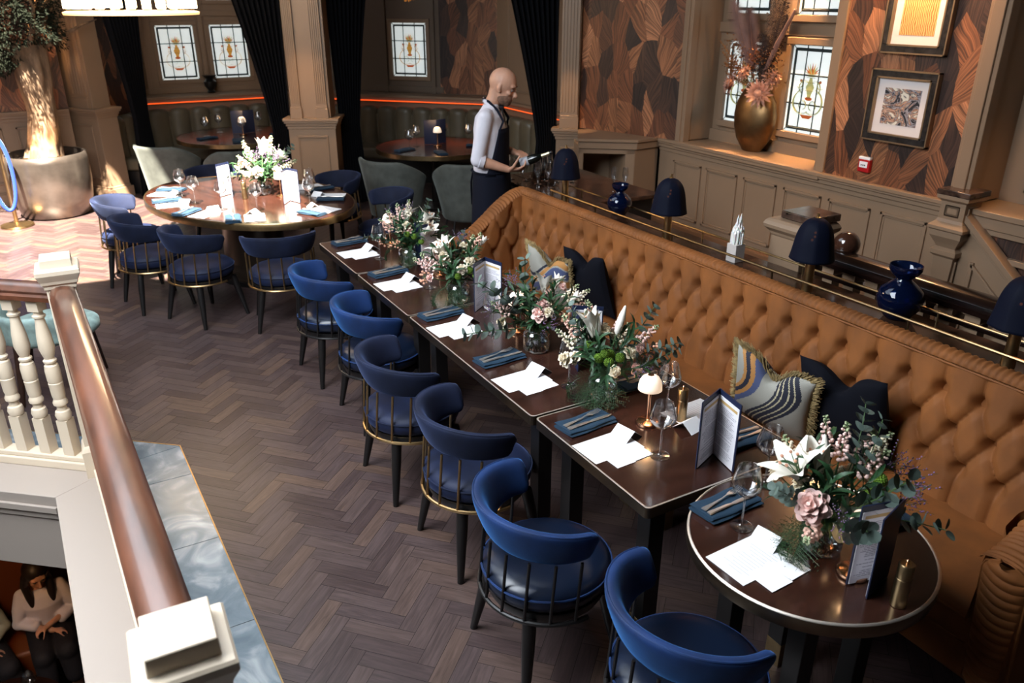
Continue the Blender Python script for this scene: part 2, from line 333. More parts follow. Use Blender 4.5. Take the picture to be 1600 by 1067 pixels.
# ================================================================ wallpaper
def wallpaper_material():
    m = bpy.data.materials.new('marquetry_leaf_wallpaper'); m.use_nodes = True; N, L = nodes(m); b = N['Principled BSDF']
    uv = N.new('ShaderNodeUVMap'); uv.uv_map = 'uv'
    nz = N.new('ShaderNodeTexNoise'); nz.inputs['Scale'].default_value = 3.5; nz.inputs['Detail'].default_value = 1; L.new(uv.outputs[0], nz.inputs[0])
    def vm(op, a, bb=None, **k):
        n = N.new('ShaderNodeVectorMath'); n.operation = op
        for i, s in enumerate((a, bb)):
            if s is None: continue
            if hasattr(s, 'links'): L.new(s, n.inputs[i])
            else: n.inputs[i].default_value = s
        return n
    def mt(op, a, bb=None, c=None):
        n = N.new('ShaderNodeMath'); n.operation = op
        for i, s in enumerate((a, bb, c)):
            if s is None: continue
            if hasattr(s, 'links'): L.new(s, n.inputs[i])
            else: n.inputs[i].default_value = s
        return n.outputs[0]
    wob = vm('SUBTRACT', nz.outputs['Color'], (0.5, 0.5, 0.5)); wob = vm('MULTIPLY', wob.outputs[0], (0.10, 0.07, 0))
    p = vm('ADD', uv.outputs[0], wob.outputs[0]); ps = vm('MULTIPLY', p.outputs[0], (7.0, 3.4, 1))
    vo = N.new('ShaderNodeTexVoronoi'); vo.voronoi_dimensions = '2D'; vo.inputs['Scale'].default_value = 1; vo.inputs['Randomness'].default_value = 0.85; L.new(ps.outputs[0], vo.inputs[0])
    sc = N.new('ShaderNodeSeparateColor'); L.new(vo.outputs['Color'], sc.inputs[0])
    ang = mt('MULTIPLY', mt('SUBTRACT', sc.outputs[0], 0.5), 1.7)
    cen = vm('MULTIPLY', vo.outputs['Position'], (1 / 7.0, 1 / 3.4, 0))
    # fan stripes: angle measured from a point below the cell centre
    rt = N.new('ShaderNodeVectorRotate'); rt.rotation_type = 'Z_AXIS'
    df = vm('SUBTRACT', p.outputs[0], cen.outputs[0]); L.new(df.outputs[0], rt.inputs['Vector']); L.new(ang, rt.inputs['Angle'])
    sx = N.new('ShaderNodeSeparateXYZ'); L.new(rt.outputs[0], sx.inputs[0])
    fan = mt('ARCTAN2', sx.outputs[0], mt('ADD', sx.outputs[1], 0.42))
    cb = N.new('ShaderNodeCombineXYZ'); L.new(mt('MULTIPLY', fan, 26), cb.inputs[0]); L.new(mt('MULTIPLY', sx.outputs[1], 1.6), cb.inputs[1]); L.new(mt('MULTIPLY', sc.outputs[2], 30), cb.inputs[2])
    st = N.new('ShaderNodeTexNoise'); st.inputs['Scale'].default_value = 1.6; st.inputs['Detail'].default_value = 4; L.new(cb.outputs[0], st.inputs[0])
    r = N.new('ShaderNodeValToRGB'); L.new(sc.outputs[1], r.inputs[0]); e = r.color_ramp.elements
    e[0].position = 0; e[0].color = (0.020, 0.010, 0.008, 1); e[1].position = 1; e[1].color = (0.36, 0.150, 0.070, 1)
    x = e.new(0.28); x.color = (0.055, 0.024, 0.014, 1); x = e.new(0.5); x.color = (0.15, 0.050, 0.020, 1); x = e.new(0.75); x.color = (0.24, 0.095, 0.040, 1)
    g = N.new('ShaderNodeMapRange'); g.inputs[1].default_value = 0.35; g.inputs[2].default_value = 0.66; g.inputs[3].default_value = 0.35; g.inputs[4].default_value = 1.75; L.new(st.outputs[0], g.inputs[0])
    mx = N.new('ShaderNodeMix'); mx.data_type = 'RGBA'; mx.blend_type = 'MULTIPLY'; mx.inputs[0].default_value = 1; L.new(r.outputs[0], mx.inputs[6]); L.new(g.outputs[0], mx.inputs[7])
    L.new(mx.outputs[2], b.inputs['Base Color']); b.inputs['Roughness'].default_value = 0.5
    return m
WPAPER = wallpaper_material()
NW = [0]
def wall_piece(name, p0, p1, z0, z1, m, thick=0.08):
    """vertical slab whose room face runs p0 -> p1 (room on the left-hand normal), uv in metres"""
    M = frame(p0, (p1[0] - p0[0], p1[1] - p0[1])); l = math.hypot(p1[0] - p0[0], p1[1] - p0[1]); mb = MB()
    mb.bx(0, l, -thick, 0, z0, z1, M)
    NW[0] += 1.37
    fs = []
    for f in mb.f:
        q = []
        for i in f:
            v = M.inverted() @ Vector(mb.v[i]); q.append((v.x + v.y + NW[0], v.z))
        fs.append(q)
    mb.uv = fs
    return struct(mb.build(name, m, smooth=0))
def mould(mb, M, x0, x1, z0, z1, w=0.022, d=0.016):
    for a, b, c, e in ((x0, x1, z1 - w, z1), (x0, x1, z0, z0 + w), (x0, x0 + w, z0, z1), (x1 - w, x1, z0, z1)):
        mb.bx(a, b, 0, d, c, e, M)
    w2 = w * 1.7
    for a, b, c, e in ((x0 + w, x1 - w, z1 - w2, z1 - w), (x0 + w, x1 - w, z0 + w, z0 + w2), (x0 + w, x0 + w2, z0 + w, z1 - w), (x1 - w2, x1 - w, z0 + w, z1 - w)):
        mb.bx(a, b, 0, d * 0.45, c, e, M)
def wainscot(name, p0, p1, ztop, panels, zb=0.0, pz=(0.36, 0.96), cap=True, thick=0.1, skirt=True, caps=(0, 0)):
    M = frame(p0, (p1[0] - p0[0], p1[1] - p0[1])); l = math.hypot(p1[0] - p0[0], p1[1] - p0[1]); mb = MB()
    mb.bx(0, l, -thick, 0, zb, ztop - 0.02, M)
    for a, b in panels: mould(mb, M, a, b, pz[0], pz[1])
    if cap:
        for (d, z0, z1) in ((0.055, -0.03, 0.0), (0.042, -0.05, -0.03), (0.026, -0.085, -0.05), (0.010, -0.125, -0.085)):
            mb.bx(-caps[0] * d, l + caps[1] * d, -thick, d, ztop + z0, ztop + z1, M)
    if skirt: mb.bx(0, l, 0, 0.018, zb, zb + 0.16, M); mb.bx(0, l, 0, 0.012, zb + .16, zb + 0.18, M)
    return struct(mb.build(name, BEIGE, smooth=0, bevel=0.003, seg=1))
# ---------------------------------------------------------------- right wall (x = 5.4)
XR = 5.4
pan = [(2.88 + 0.0, 3.0)]
pans = [(3.36, 3.75), (3.84, 4.24), (4.31, 4.71), (4.79, 5.18), (5.26, 5.67), (5.74, 6.14)]
y0 = 3.10
wainscot('wall_right', (XR, y0), (XR, 6.37), 1.15, [(a - y0, b - y0) for a, b in pans], zb=-0.6, pz=(0.40, 0.96), skirt=False)
struct(MB().bx(XR - 0.1, XR, 3.1, 6.37, 0.28, 0.35).build('baseboard_right', mat('skirting_wood', (0.20, 0.10, 0.05), 0.35), bevel=0.006))
wall_piece('wall_right_paper', (XR, 3.22), (XR, 4.34), 1.15, 3.6, WPAPER)
wall_piece('wall_corner_paper', (XR, 6.14), (5.03, 7.30), 1.15, 3.6, WPAPER)
# painted reveals and jambs of the window recess
mb = MB()
def vbox(mb, pts, z0, z1): mb.prism(pts, z0, z1)
mb.bx(XR - .02, XR + .06, 6.02, 6.14, 1.15, 3.6); mb.bx(XR - .035, XR + .02, 6.06, 6.10, 1.15, 3.6)
mb.bx(XR + .06, XR + 0.42, 6.03, 6.10, 1.16, 3.6)
mb.bx(XR - .02, XR + .06, 4.33, 4.42, 1.15, 3.6); mb.bx(XR + .06, XR + 0.42, 4.34, 4.41, 1.16, 3.6)
mb.bx(XR - .048, XR + .45, 4.345, 6.115, 1.09, 1.154)
struct(mb.build('trim_4', BEIGE, smooth=0, bevel=0.004, seg=1))
mb = MB()
for a, b in ((3.10, 3.24),): 
    mb.bx(XR - .03, XR + .06, a, b, 1.15, 3.6); mb.bx(XR - .05, XR, a + .03, b - .03, 1.15, 3.6); mb.bx(XR + .06, XR + .42, a + .01, a + .07, 1.15, 3.6)
mb.bx(XR - .05, XR + .45, 1.6, 3.12, 1.10, 1.14)
mb.bx(XR - .03, XR + .02, 1.6, 3.12, 1.02, 1.10); mb.bx(XR - .015, XR + .02, 1.6, 3.12, 0.98, 1.02)
mb.bx(XR + .36, XR + .42, 1.6, 3.12, 1.12, 3.6)
mould(mb, frame((XR + .36, 1.6), (0, 1)), 0.75, 1.35, 1.22, 2.6)
mb.bx(XR - .03, XR + .02, 1.6, 3.12, 0.82, 0.86)
struct(mb.build('trim_5', BEIGE, smooth=0, bevel=0.004, seg=1))
wall_piece('wall_niche_paper', (XR + .01, 1.4), (XR + .01, 3.02), -0.6, 1.0, WPAPER)
# raking dado of the stair going down
mb = MB(); M = frame((XR - .03, 0), (0, 1))
def rake(mb, y_a, z_a, y_b, z_b, h, d0, d1):
    pts = [(y_a, z_a), (y_b, z_b), (y_b, z_b - h), (y_a, z_a - h)]
    vs = [(p[0], e, p[1]) for e in (d0, d1) for p in pts]
    mb.add(vs, [(0, 1, 2, 3), (7, 6, 5, 4), (0, 4, 5, 1), (1, 5, 6, 2), (2, 6, 7, 3), (3, 7, 4, 0)], M)
sl = (1.16 - 0.76) / (3.09 - 2.60)
def rk(y, dz=0.0): return 1.14 - (3.09 - y) * sl + dz
rake(mb, 1.6, rk(1.6, -.05), 3.12, rk(3.12, -.05), 2.2, -0.02, 0.03)
rake(mb, 1.6, rk(1.6), 3.12, rk(3.12), 0.05, -0.02, 0.08)
rake(mb, 1.6, rk(1.6, -.05), 3.12, rk(3.12, -.05), 0.035, -0.02, 0.055)
rake(mb, 1.9, rk(1.9, -.24), 2.95, rk(2.95, -.24), 0.03, -0.02, 0.05)
rake(mb, 2.93, rk(2.95, -.24), 2.96, rk(2.95, -.24), 0.9, -0.02, 0.05)
struct(mb.build('trim_6', BEIGE, smooth=0, bevel=0.003, seg=1))
# half newel bracket on the wall with a dark cap
t = thing('newel_post', 'beige carved half newel with dark marble cap on the right wall below the pictures', 'newel post', (XR - .04, 3.13, 0))
def sqprof(mb, prof, M, mi=0, ry=None):
    for i in range(len(prof) - 1):
        (a, z0), (b, z1) = prof[i], prof[i + 1]
        vs = [(x * w, y * w, z) for w, z in ((a, z0), (b, z1)) for x, y in ((-1, -1), (1, -1), (1, 1), (-1, 1))]
        mb.add(vs, [(0, 1, 5, 4), (1, 2, 6, 5), (2, 3, 7, 6), (3, 0, 4, 7)] + ([(3, 2, 1, 0)] if i == 0 else []) + ([(4, 5, 6, 7)] if i == len(prof) - 2 else []), M, mi)
mb = MB(); sqprof(mb, [(.05, .30), (.075, .78), (.095, .80), (.095, .83), (.07, .85), (.085, .88), (.115, .93), (.115, .97), (.13, .98), (.13, 1.0), (.10, 1.03), (.09, 1.05), (.09, 1.17), (.115, 1.19), (.115, 1.215)], None)
for s in range(4): mb.bx(-.045 + s * .025, -.035 + s * .025, -.085, -.06, .45, .76)
mould(mb, frame((-.09, .055), (0, -1)), 0.0, 0.11, 1.07, 1.15, 0.012, 0.008); mould(mb, frame((-.055, -.09), (1, 0)), 0, .11, 1.07, 1.15, .012, -.008)
mb.build('body', BEIGE, t, smooth=20, bevel=0.003, seg=1)
MB().box((0, 0, 1.235), (.24, .24, .04)).build('cap', mat('dark_marble', (0.02, 0.012, 0.010), 0.2, var=0.8, vscale=14, color2=(0.12, 0.07, 0.05)), t, bevel=0.006)
# ---------------------------------------------------------------- corner cabinet (faces the room at 45 degrees)
A_, B_, C_ = (4.63, 6.71), (5.08, 6.37), (5.4, 6.40)
mb = MB()
mb.prism([(4.60, 6.69), (5.075, 6.325), (5.42, 6.36), (5.42, 7.28), (5.0, 7.28)], 1.12, 1.15)
mb.prism([(4.62, 6.70), (5.08, 6.345), (5.42, 6.38), (5.42, 7.28), (5.0, 7.28)], 1.05, 1.12)
mb.prism([A_, lerp(A_, B_, .09), (4.92, 7.2), (4.9, 7.2)], -.5, 1.05)
mb.prism([lerp(A_, B_, .84), B_, C_, (5.42, 7.28), (5.3, 7.28)], -.5, 1.05)
mb.prism([A_, B_, (5.1, 6.40), (4.66, 6.74)], 1.0, 1.05)
mb.prism([lerp(A_, B_, .05), lerp(A_, B_, .9), (5.3, 6.7), (4.9, 7.1)], 0.60, 0.64)
mb.prism([lerp(A_, B_, .05), lerp(A_, B_, .9), (5.1, 6.5), (4.7, 6.8)], -0.5, 0.60)
struct(mb.build('wall_corner', BEIGE, smooth=0, bevel=0.004, seg=1))
struct(MB().prism([(4.95, 7.25), (5.3, 6.75), (5.3, 7.28)], 0.6, 1.05).build('wall_corner_recess', BEIGE, smooth=0))
# ---------------------------------------------------------------- pilasters
def pilaster(name, M, w, d, zs, flutes, grooves_right=True, z_top=3.6, base=True, pedw=None):
    """pedestal with cap, panel, fluted shaft; local x along the face, +y out of the face; origin is the face's left corner at floor"""
    mb = MB(); pw = pedw or w
    mb.bx(0, pw, -d, 0, 0, zs - .05, M)
    mb.bx(-.03, pw + .03, -d - .03, .03, 0, .14, M); mb.bx(-.015, pw + .015, -d, .015, .14, .17, M)
    for dd, a, b in ((.05, -.03, 0), (.038, -.055, -.03), (.022, -.085, -.055), (.010, -.12, -.085)):
        mb.bx(-dd, pw + dd, -d - dd, dd, zs + a, zs + b, M)
    mould(mb, M, pw * .17, pw * .83, .26, zs - .2, .018, .012)
    s0 = (pw - w) / 2
    mb.bx(s0 + .02, s0 + w - .02, -d + .02, -.02, zs, z_top, M)
    for (fa, fb) in flutes:
        fa, fb = s0 + fa, s0 + fb
        mb.bx(fa - .012, fb + .012, -.03, .022, zs, zs + .11, M); mb.bx(fa - .006, fb + .006, -.03, .016, zs + .11, zs + .135, M)
        mb.bx(fa, fb, -.03, .002, zs + .13, z_top, M)
        n = 5; ww = (fb - fa) / (2 * n + 1)
        for k in range(n + 1):
            xx = fa + k * 2 * ww; mb.bx(xx, xx + ww, .002, .010, zs + .17, z_top, M)
    return struct(mb.build(name, BEIGE, smooth=0, bevel=0.002, seg=1))
# central pilaster (free standing between the alcoves)
a, b = (2.46, 9.52), (2.94, 9.27); Mc = frame(a, (b[0] - a[0], b[1] - a[1])) @ Matrix.Diagonal((1, -1, 1, 1))
lc = math.hypot(b[0] - a[0], b[1] - a[1])
pilaster('column_centre', Mc, lc - .05, .40, 1.15, [(.03, .14), (lc - .22, lc - .10)], pedw=lc)
# left pilaster
Ml = frame((0.18, 12.04), (.61 - .18, 11.44 - 12.04)) @ Matrix.Diagonal((1, -1, 1, 1))
pilaster('column_left', Ml, .62, .30, 1.15, [(.30, .56)], pedw=.70)
# right pilaster
Mr = frame((4.80, 7.40), (.22, -.18)) @ Matrix.Diagonal((1, -1, 1, 1))
pilaster('column_right', Mr, .24, .26, 1.15, [(.03, .21)], pedw=.27)
# ---------------------------------------------------------------- left/back walls
wainscot('wall_back_left', (0.3, 11.72), (-6.0, 11.72), 1.15, [(.15 + k * .62, .62 + k * .62) for k in range(6)], pz=(.28, .96))
wall_piece('wall_back_left_paper', (0.3, 11.70), (-6.0, 11.70), 1.15, 3.9, WPAPER)
wall_piece('wall_alcove_left', (1.30, 12.80), (0.55, 11.95), 0, 3.9, WPAPER)
YB = 12.8
wall_piece('wall_back', (3.25, YB), (1.28, YB), 0, 1.05, BEIGE)
P45a, P45b, P45c = (3.25, 12.80), (5.68, 10.32), (5.68, 7.4)
wall_piece('wall_back_right', P45b, P45a, 0, 1.05, BEIGE)
wall_piece('wall_alcove_right', P45c, P45b, 0, 3.9, BEIGE)
d45 = Vector((P45b[0] - P45a[0], P45b[1] - P45a[1])).normalized(); n45 = Vector((d45.y, -d45.x)) * -1   # outwards
def along(k, o=0.0): return (P45a[0] + d45.x * k - o * d45.y * -1, P45a[1] + d45.y * k - o * d45.x * 1) if 0 else (P45a[0] + d45.x * k + n45.x * o, P45a[1] + d45.y * k + n45.y * o)
# sills over the orange light line
mb = MB(); mb.bx(1.28, 3.4, YB - .06, YB + .5, 1.08, 1.12); mb.bx(1.28, 3.4, YB - .04, YB, 1.02, 1.08)
o_ = .5
mb.prism([along(0, -.06), along(3.47, -.06), along(3.47, .5), along(0, .5)], 1.08, 1.12)
mb.prism([along(0, -.04), along(3.47, -.04), along(3.47, 0), along(0, 0)], 1.02, 1.08)
mb.bx(5.62, 5.8, 7.4, 10.3, 1.08, 1.12)
mould(mb, frame((5.68, 7.4), (0, 1)), 1.0, 1.7, 1.25, 2.6); mould(mb, frame((5.68, 7.4), (0, 1)), 1.9, 2.6, 1.25, 2.6)
struct(mb.build('trim_7', BEIGE, smooth=0, bevel=0.004, seg=1))
LED = mat('orange_light_strip', (1, .2, .03), 0.5, emis=(1.0, 0.085, 0.010), estr=1.5)
def strip(name, pts, label):
    mb = MB()
    for p, q in zip(pts[:-1], pts[1:]): mb.tube([(*p, 1.035), (*q, 1.035)], .0065, 5)
    tag(mb.build(name, LED, smooth=60), label, 'light strip', 'orange light strips under the alcove sills')
strip('light_strip', [(1.3, YB - .055), (3.25, YB - .055)], 'orange light strip under the sill above the left alcove banquette')
strip('light_strip', [along(.2, -.055), along(3.4, -.055)], 'orange light strip under the sill behind the waiter')
strip('light_strip', [(5.61, 10.2), (5.61, 8.0)], 'orange light strip right of the waiter beside the long curtain')
# ================================================================ stained glass windows
PANE = mat('frosted_daylight_glass', (0.75, 0.82, 0.82), 0.4, emis=(0.80, 0.87, 0.85), estr=0.60, var=0.12, vscale=12)
LEAD = mat('dark_green_lead', (0.012, 0.022, 0.024), 0.5)
AMBER = mat('amber_glass', (0.42, 0.20, 0.03), 0.4, emis=(0.55, 0.27, 0.05), estr=0.5)
REDG = mat('rust_glass', (0.25, 0.05, 0.01), 0.4, emis=(0.5, 0.10, 0.02), estr=0.5)
OLIVE = mat('olive_glass', (0.25, 0.25, 0.08), 0.4, emis=(0.42, 0.42, 0.2), estr=0.5)
UMBER = mat('umber_lines', (0.05, 0.025, 0.01), 0.5)
_win = {}
def stained(name, M, w=0.46, h=0.74, crest=True, part=1.0, warm=True):
    mb = MB(); fw = .06
    for a, b, c, d in ((-fw, w + fw, -fw, 0), (-fw, w + fw, h, h + fw), (-fw, 0, 0, h), (w, w + fw, 0, h)): mb.bx(a, b, -.02, .035, c, d)
    fr = mb.build(name, BEIGE, smooth=0, bevel=0.006, seg=1); fr.matrix_world = M; struct(fr)
    MB().bx(0, w, -.006, 0, 0, h).build('pane', PANE, fr, smooth=0)
    mb = MB(); e = .035
    def bar(x0, z0, x1, z1, t=.0065): mb.tube([(x0, .002, z0), (x1, .002, z1)], t, 4)
    for k in (e, w - e): bar(k, 0 + e, k, h - e, .0135)
    for k in (e, h - e): bar(e, k, w - e, k, .0135)
    for k in (1, 2): bar(w * k / 3, 0, w * k / 3, h); bar(0, h * (k / 3), w, h * (k / 3))
    for a, b in ((0, 0), (w, 0), (0, h), (w, h)): bar(a, b, e if a == 0 else w - e, e if b == 0 else h - e, .004)
    mb.build('leading', LEAD, fr)
    if crest:
        mb = MB(); cx, cz = w / 2, h * .46; s = h / .74 * 1.22
        def pl(pts, mi, y=.001): mb.add([(cx + x * s, y, cz + z * s) for x, z in pts], [tuple(range(len(pts)))], None, mi)
        def ell(x, z, rx, rz, mi, n=14, y=.001): pl([(x + rx * cos(2 * pi * i / n), z + rz * sin(2 * pi * i / n)) for i in range(n)], mi, y)
        cb = 0 if warm else 2
        pl([(-.014, -.03), (.014, -.03), (.020, .0), (.038, .045), (.020, .075), (.012, .11), (-.012, .11), (-.020, .075), (-.038, .045), (-.020, .0)], cb)
        ell(0, -.035, .032, .014, 1); ell(0, .125, .045, .010, 2, y=.002)
        for k in range(-4, 5):
            a = k * .33; pl([(sin(a) * .02 - .012, .135), (sin(a) * .02 + .012, .135), (sin(a) * .085, .135 + cos(a) * .085)], (1, 2, 0)[k % 3], .0015 + k * .0001)
        ell(-.085, .085, .013, .010, 1); ell(.085, .085, .013, .010, 1)
        for sg in (-1, 1):
            for rad, x0, z0, t0, t1, mi, th in ((.085, .045, -.06, -2.2, 1.5, cb, .019), (.032, .045, -.085, -1, 4.6, 2, .010), (.045, .05, .04, -1.2, 2.4, cb, .011), (.028, .095, .06, 1.5, 5.5, 1 if warm else 2, .009)):
                pp = [(cx + sg * (x0 + rad * cos(t0 + (t1 - t0) * i / 14)) * s, .002, cz + (z0 + rad * sin(t0 + (t1 - t0) * i / 14)) * s) for i in range(15)]
                mb.tube(pp, [th * (.4 + .6 * sin(pi * i / 14)) for i in range(15)], 4, mi=mi, ell=.15)
                mb.tube([(a, b + .002, c + .008) for a, b, c in pp], .0016, 3, mi=3)
        pl([(-.06, -.15), (.06, -.15), (.03, -.175), (-.03, -.175)], 1)
        for z in (-.03, .02, .075, .11): mb.tube([(cx - .04 * s, .003, cz + z * s), (cx + .04 * s, .003, cz + z * s)], .0018, 3, mi=3)
        mb.build('crest', [AMBER, REDG, OLIVE, UMBER], fr, smooth=0)
    return fr
XW = 5.76
MR = lambda y, z: frame((XW - .01, y), (0, 1)) @ TR(0, 0, z)
n_ = 1
for y in (4.66, 5.42):
    stained('window_%d' % n_, MR(y, 1.36), .46, .72, True, warm=False); n_ += 1
for y in (4.66, 5.42):
    stained('window_%d' % n_, MR(y, 2.32), .46, .72, True, warm=False); n_ += 1
mb = MB()
def wallwith(mb, M, l, z0, z1, holes, th=.06):
    """slab in local x,z with rectangular holes [(x0,x1,z0,z1)] laid out in columns"""
    xs = sorted({0, l, *[h[0] for h in holes], *[h[1] for h in holes]})
    for a, b in zip(xs[:-1], xs[1:]):
        hs = sorted([(h[2], h[3]) for h in holes if h[0] <= a + 1e-6 and h[1] >= b - 1e-6]); z = z0
        for c, d in hs: mb.bx(a, b, -th, 0, z, c, M); z = d
        mb.bx(a, b, -th, 0, z, z1, M)
f = .055
wallwith(mb, frame((XW, 4.36), (0, 1)), 1.72, 1.12, 3.6, [(y - 4.36 - f, y - 4.36 + .46 + f, z - f, z + .72 + f) for y in (4.66, 5.42) for z in (1.36, 2.32)])
Mx = frame((XW, 4.36), (0, 1))
mb.bx(.05, 1.7, 0, .03, 1.15, 1.26, Mx); mb.bx(.05, 1.7, 0, .025, 2.15, 2.24, Mx); mb.bx(.92, 1.0, 0, .035, 1.2, 3.4, Mx); mb.bx(.16, .20, 0, .02, 1.2, 3.4, Mx)
struct(mb.build('wall_window_right', BEIGE, smooth=0, bevel=0.004, seg=1))
# left alcove windows (y = 13.2)
mb = MB(); Mb = frame((3.6, 13.2), (-1, 0)); hol = [(3.6 - 2.16, 3.6 - 1.64), (3.6 - 2.91, 3.6 - 2.39)]
wallwith(mb, Mb, 2.5, 1.1, 3.8, [(a - f, b + f, z, z2) for a, b in hol for z, z2 in ((1.30 - f + .03, 2.06 + f), (2.36, 3.1))])
mb.bx(.3, 2.3, 0, .03, 1.12, 1.2, Mb); mb.bx(1.30, 1.36, 0, .04, 1.1, 3.6, Mb); mb.bx(.3, 2.3, 0, .03, 2.18, 2.26, Mb)
for y_ in (.22, 2.12): mb.bx(y_, y_ + .06, 0, .04, 1.1, 3.6, Mb)
struct(mb.build('wall_window_back', BEIGE, smooth=0, bevel=0.004, seg=1))
for (a, b) in hol:
    stained('window_%d' % n_, Mb @ TR(a, -.01, 1.31), b - a, .75); n_ += 1
    stained('window_%d' % n_, Mb @ TR(a, -.01, 2.40), b - a, .66, False); n_ += 1
# right alcove window in the 45 degree wall
Mq = frame(along(3.47, .28), (-d45.x, -d45.y)); mb = MB()
kx = 3.47 - (math.hypot(4.92 - P45a[0] - 0.0, 11.11 - P45a[1]))
wallwith(mb, Mq, 3.9, 1.1, 3.8, [(1.16 - f, 1.70 + f, 1.36 - f, 2.10 + f)])
for xx in (1.02, 1.78): mb.bx(xx, xx + .06, 0, .04, 1.12, 3.6, Mq)
mb.bx(.9, 2.0, 0, .03, 1.14, 1.22, Mq)
struct(mb.build('wall_window_alcove', mat('alcove_paint', (0.14, 0.10, 0.07), 0.5), smooth=0))  # same beige paint, its colour darkened for the alcove's dim light
wall_piece('wall_alcove_paper', along(3.45, .265), along(2.52, .265), 1.13, 3.8, WPAPER, .01)
stained('window_%d' % n_, Mq @ TR(1.16, -.01, 1.36), .54, .74); n_ += 1
# ================================================================ BALUSTRADE round the stair void
t = thing('stair_balustrade', 'cream turned balustrade with polished wood handrail round the stair opening', 'balustrade')
def newel(p, ang, zt=1.25, name='newel_post'):
    M = frame((p[0], p[1], 0), (cos(ang), sin(ang))); mb = MB()
    sqprof(mb, [(.066, -.02), (.066, zt - .155)], M)
    sqprof(mb, [(.072, zt - .155), (.074, zt - .145), (.074, zt - .135), (.082, zt - .125), (.085, zt - .11), (.096, zt - .085), (.100, zt - .075), (.100, zt - .055), (.094, zt - .048), (.072, zt - .044), (.070, zt)], M)
    sqprof(mb, [(.085, -.02), (.085, .16), (.075, .18), (.068, .19)], M)
    return mb.build(name, CREAM, t, smooth=25, bevel=0.0035)
def rail(p, q, z, w=.062, ext=0.0, name='handrail', zs=1.0):
    d = Vector((q[0] - p[0], q[1] - p[1])); l = d.length; M = frame((p[0], p[1], 0), (d.x, d.y)); mb = MB()
    prof = [(-.72, -.075), (-1.0, -.070), (-1.05, -.045), (-.86, -.034), (-1.0, -.018), (-.80, .003), (-.45, .013), (0, .017), (.45, .013), (.80, .003), (1.0, -.018), (.86, -.034), (1.05, -.045), (1.0, -.070), (.72, -.075)]
    n = len(prof); vs = [(x, a * w, z + b * zs) for x in (0, l) for a, b in prof]
    mb.add(vs, [(i, (i + 1) % n, n + (i + 1) % n, n + i) for i in range(n)] + [tuple(range(n)), tuple(range(2 * n - 1, n - 1, -1))], M)
    return mb.build(name, RAILW, t, smooth=50)
RAILW = mat('french_polished_walnut', (0.10, 0.034, 0.016), 0.40, coat=0.7, spec=1.0, var=0.5, vscale=2.5, vstretch=(6, 1, 6))
NA, NB = (-0.088, 4.47), (0.034, 1.45); NC = P2(NA, 2.7)
newel(NA, R(-2)); newel(NB, R(-2))
rail(NB, NA, 1.095); rail(NA, NC, 1.085, w=.058)
BAL = [(.030, .30), (.036, .305), (.042, .33), (.036, .355), (.026, .36), (.024, .385), (.036, .395), (.038, .41), (.030, .43), (.034, .45), (.036, .52), (.037, .525), (.034, .53), (.037, .54), (.038, .60), (.034, .63), (.024, .64), (.033, .65), (.034, .66), (.024, .67), (.030, .69), (.040, .73), (.036, .80), (.026, .87), (.023, .90), (.032, .908), (.033, .918), (.024, .925), (.022, .95)]
mbb = MB(); mbb.bx(-.032, .032, -.032, .032, .08, .30); mbb.lathe(BAL, 18); mbb.bx(-.032, .032, -.032, .032, .945, 1.03)
balm = mbb.mesh('baluster', CREAM, 30)
def run(p, q, n, a0, a1):
    for i in range(n):
        k = a0 + (a1 - a0) * i / (n - 1); x, y = lerp(p, q, k)
        o = bpy.data.objects.new('baluster', balm); COL.objects.link(o); o.parent = t; o.location = (x, y, 0); o.rotation_euler = (0, 0, R(-2) if p is NB else math.atan2(D2.y, D2.x))
run(NB, NA, 20, .06, .945); run(NA, NC, 18, .065, 1.0)
for p, q, nm in ((NB, NA, 0), (NA, NC, 1)):
    d = (q[0] - p[0], q[1] - p[1]); M = frame(p, d); l = math.hypot(*d); mb = MB()
    mb.bx(0, l, -.055, .055, 0, .05, M); mb.bx(0, l, -.042, .042, .05, .08, M)
    mb.build('base_rail', CREAM, t, smooth=0, bevel=0.006)
# ---- balustrade of the second stair, behind the sofa
t = thing('stair_balustrade', 'beige balustrade with near-black handrail behind the sofa console', 'balustrade')
H0, H1 = (3.80, 3.05), (3.80, 0.9)
RW2 = RAILW; RAILW = DWOOD
rail(H1, H0, 1.11, w=.085, name='handrail'); 
mb = MB(); mb.bx(-.05, .05, 0, 2.2, .955, .985, TR(3.80, .9, 0)); mb.build('lower_rail', DWOOD, t, smooth=0, bevel=.008)
RAILW = RW2
mbb = MB(); mbb.bx(-.04, .04, -.04, .04, .985, 1.04); mbb.bx(-.045, .045, -.045, .045, .985, .99); mbb.bx(-.034, .034, -.034, .034, .72, .96); mbb.lathe([(.03, .1), (.036, .3), (.022, .5), (.034, .66), (.03, .72)], 14)
balm2 = mbb.mesh('baluster', BEIGE, 30)
for i in range(15):
    o = bpy.data.objects.new('baluster', balm2); COL.objects.link(o); o.parent = t; o.location = (3.80, 2.88 - i * .145, 0)
t2 = thing('newel_post', 'square beige newel with dark marble block on top, behind the console lamp', 'newel post', (3.82, 3.16, 0)); T_ = t2
mb = MB(); sqprof(mb, [(.12, 0), (.12, .84), (.135, .86), (.135, .90), (.12, .92), (.118, 1.13), (.125, 1.14), (.13, 1.155), (.155, 1.18), (.16, 1.20), (.15, 1.22), (.135, 1.235)], None)
mould(mb, frame((-.118, .07), (0, -1)), .0, .14, .95, 1.10, .018, .012); mould(mb, frame((-.07, -.118), (1, 0)) @ Matrix.Diagonal((1, -1, 1, 1)), .0, .14, .95, 1.10, .018, .012)
mb.build('body', BEIGE, t2, smooth=20, bevel=.003, seg=1)
MB().box((.03, -.03, 1.26), (.24, .24, .045)).build('cap', mat('dark_marble', (0, 0, 0)), t2, bevel=.006)
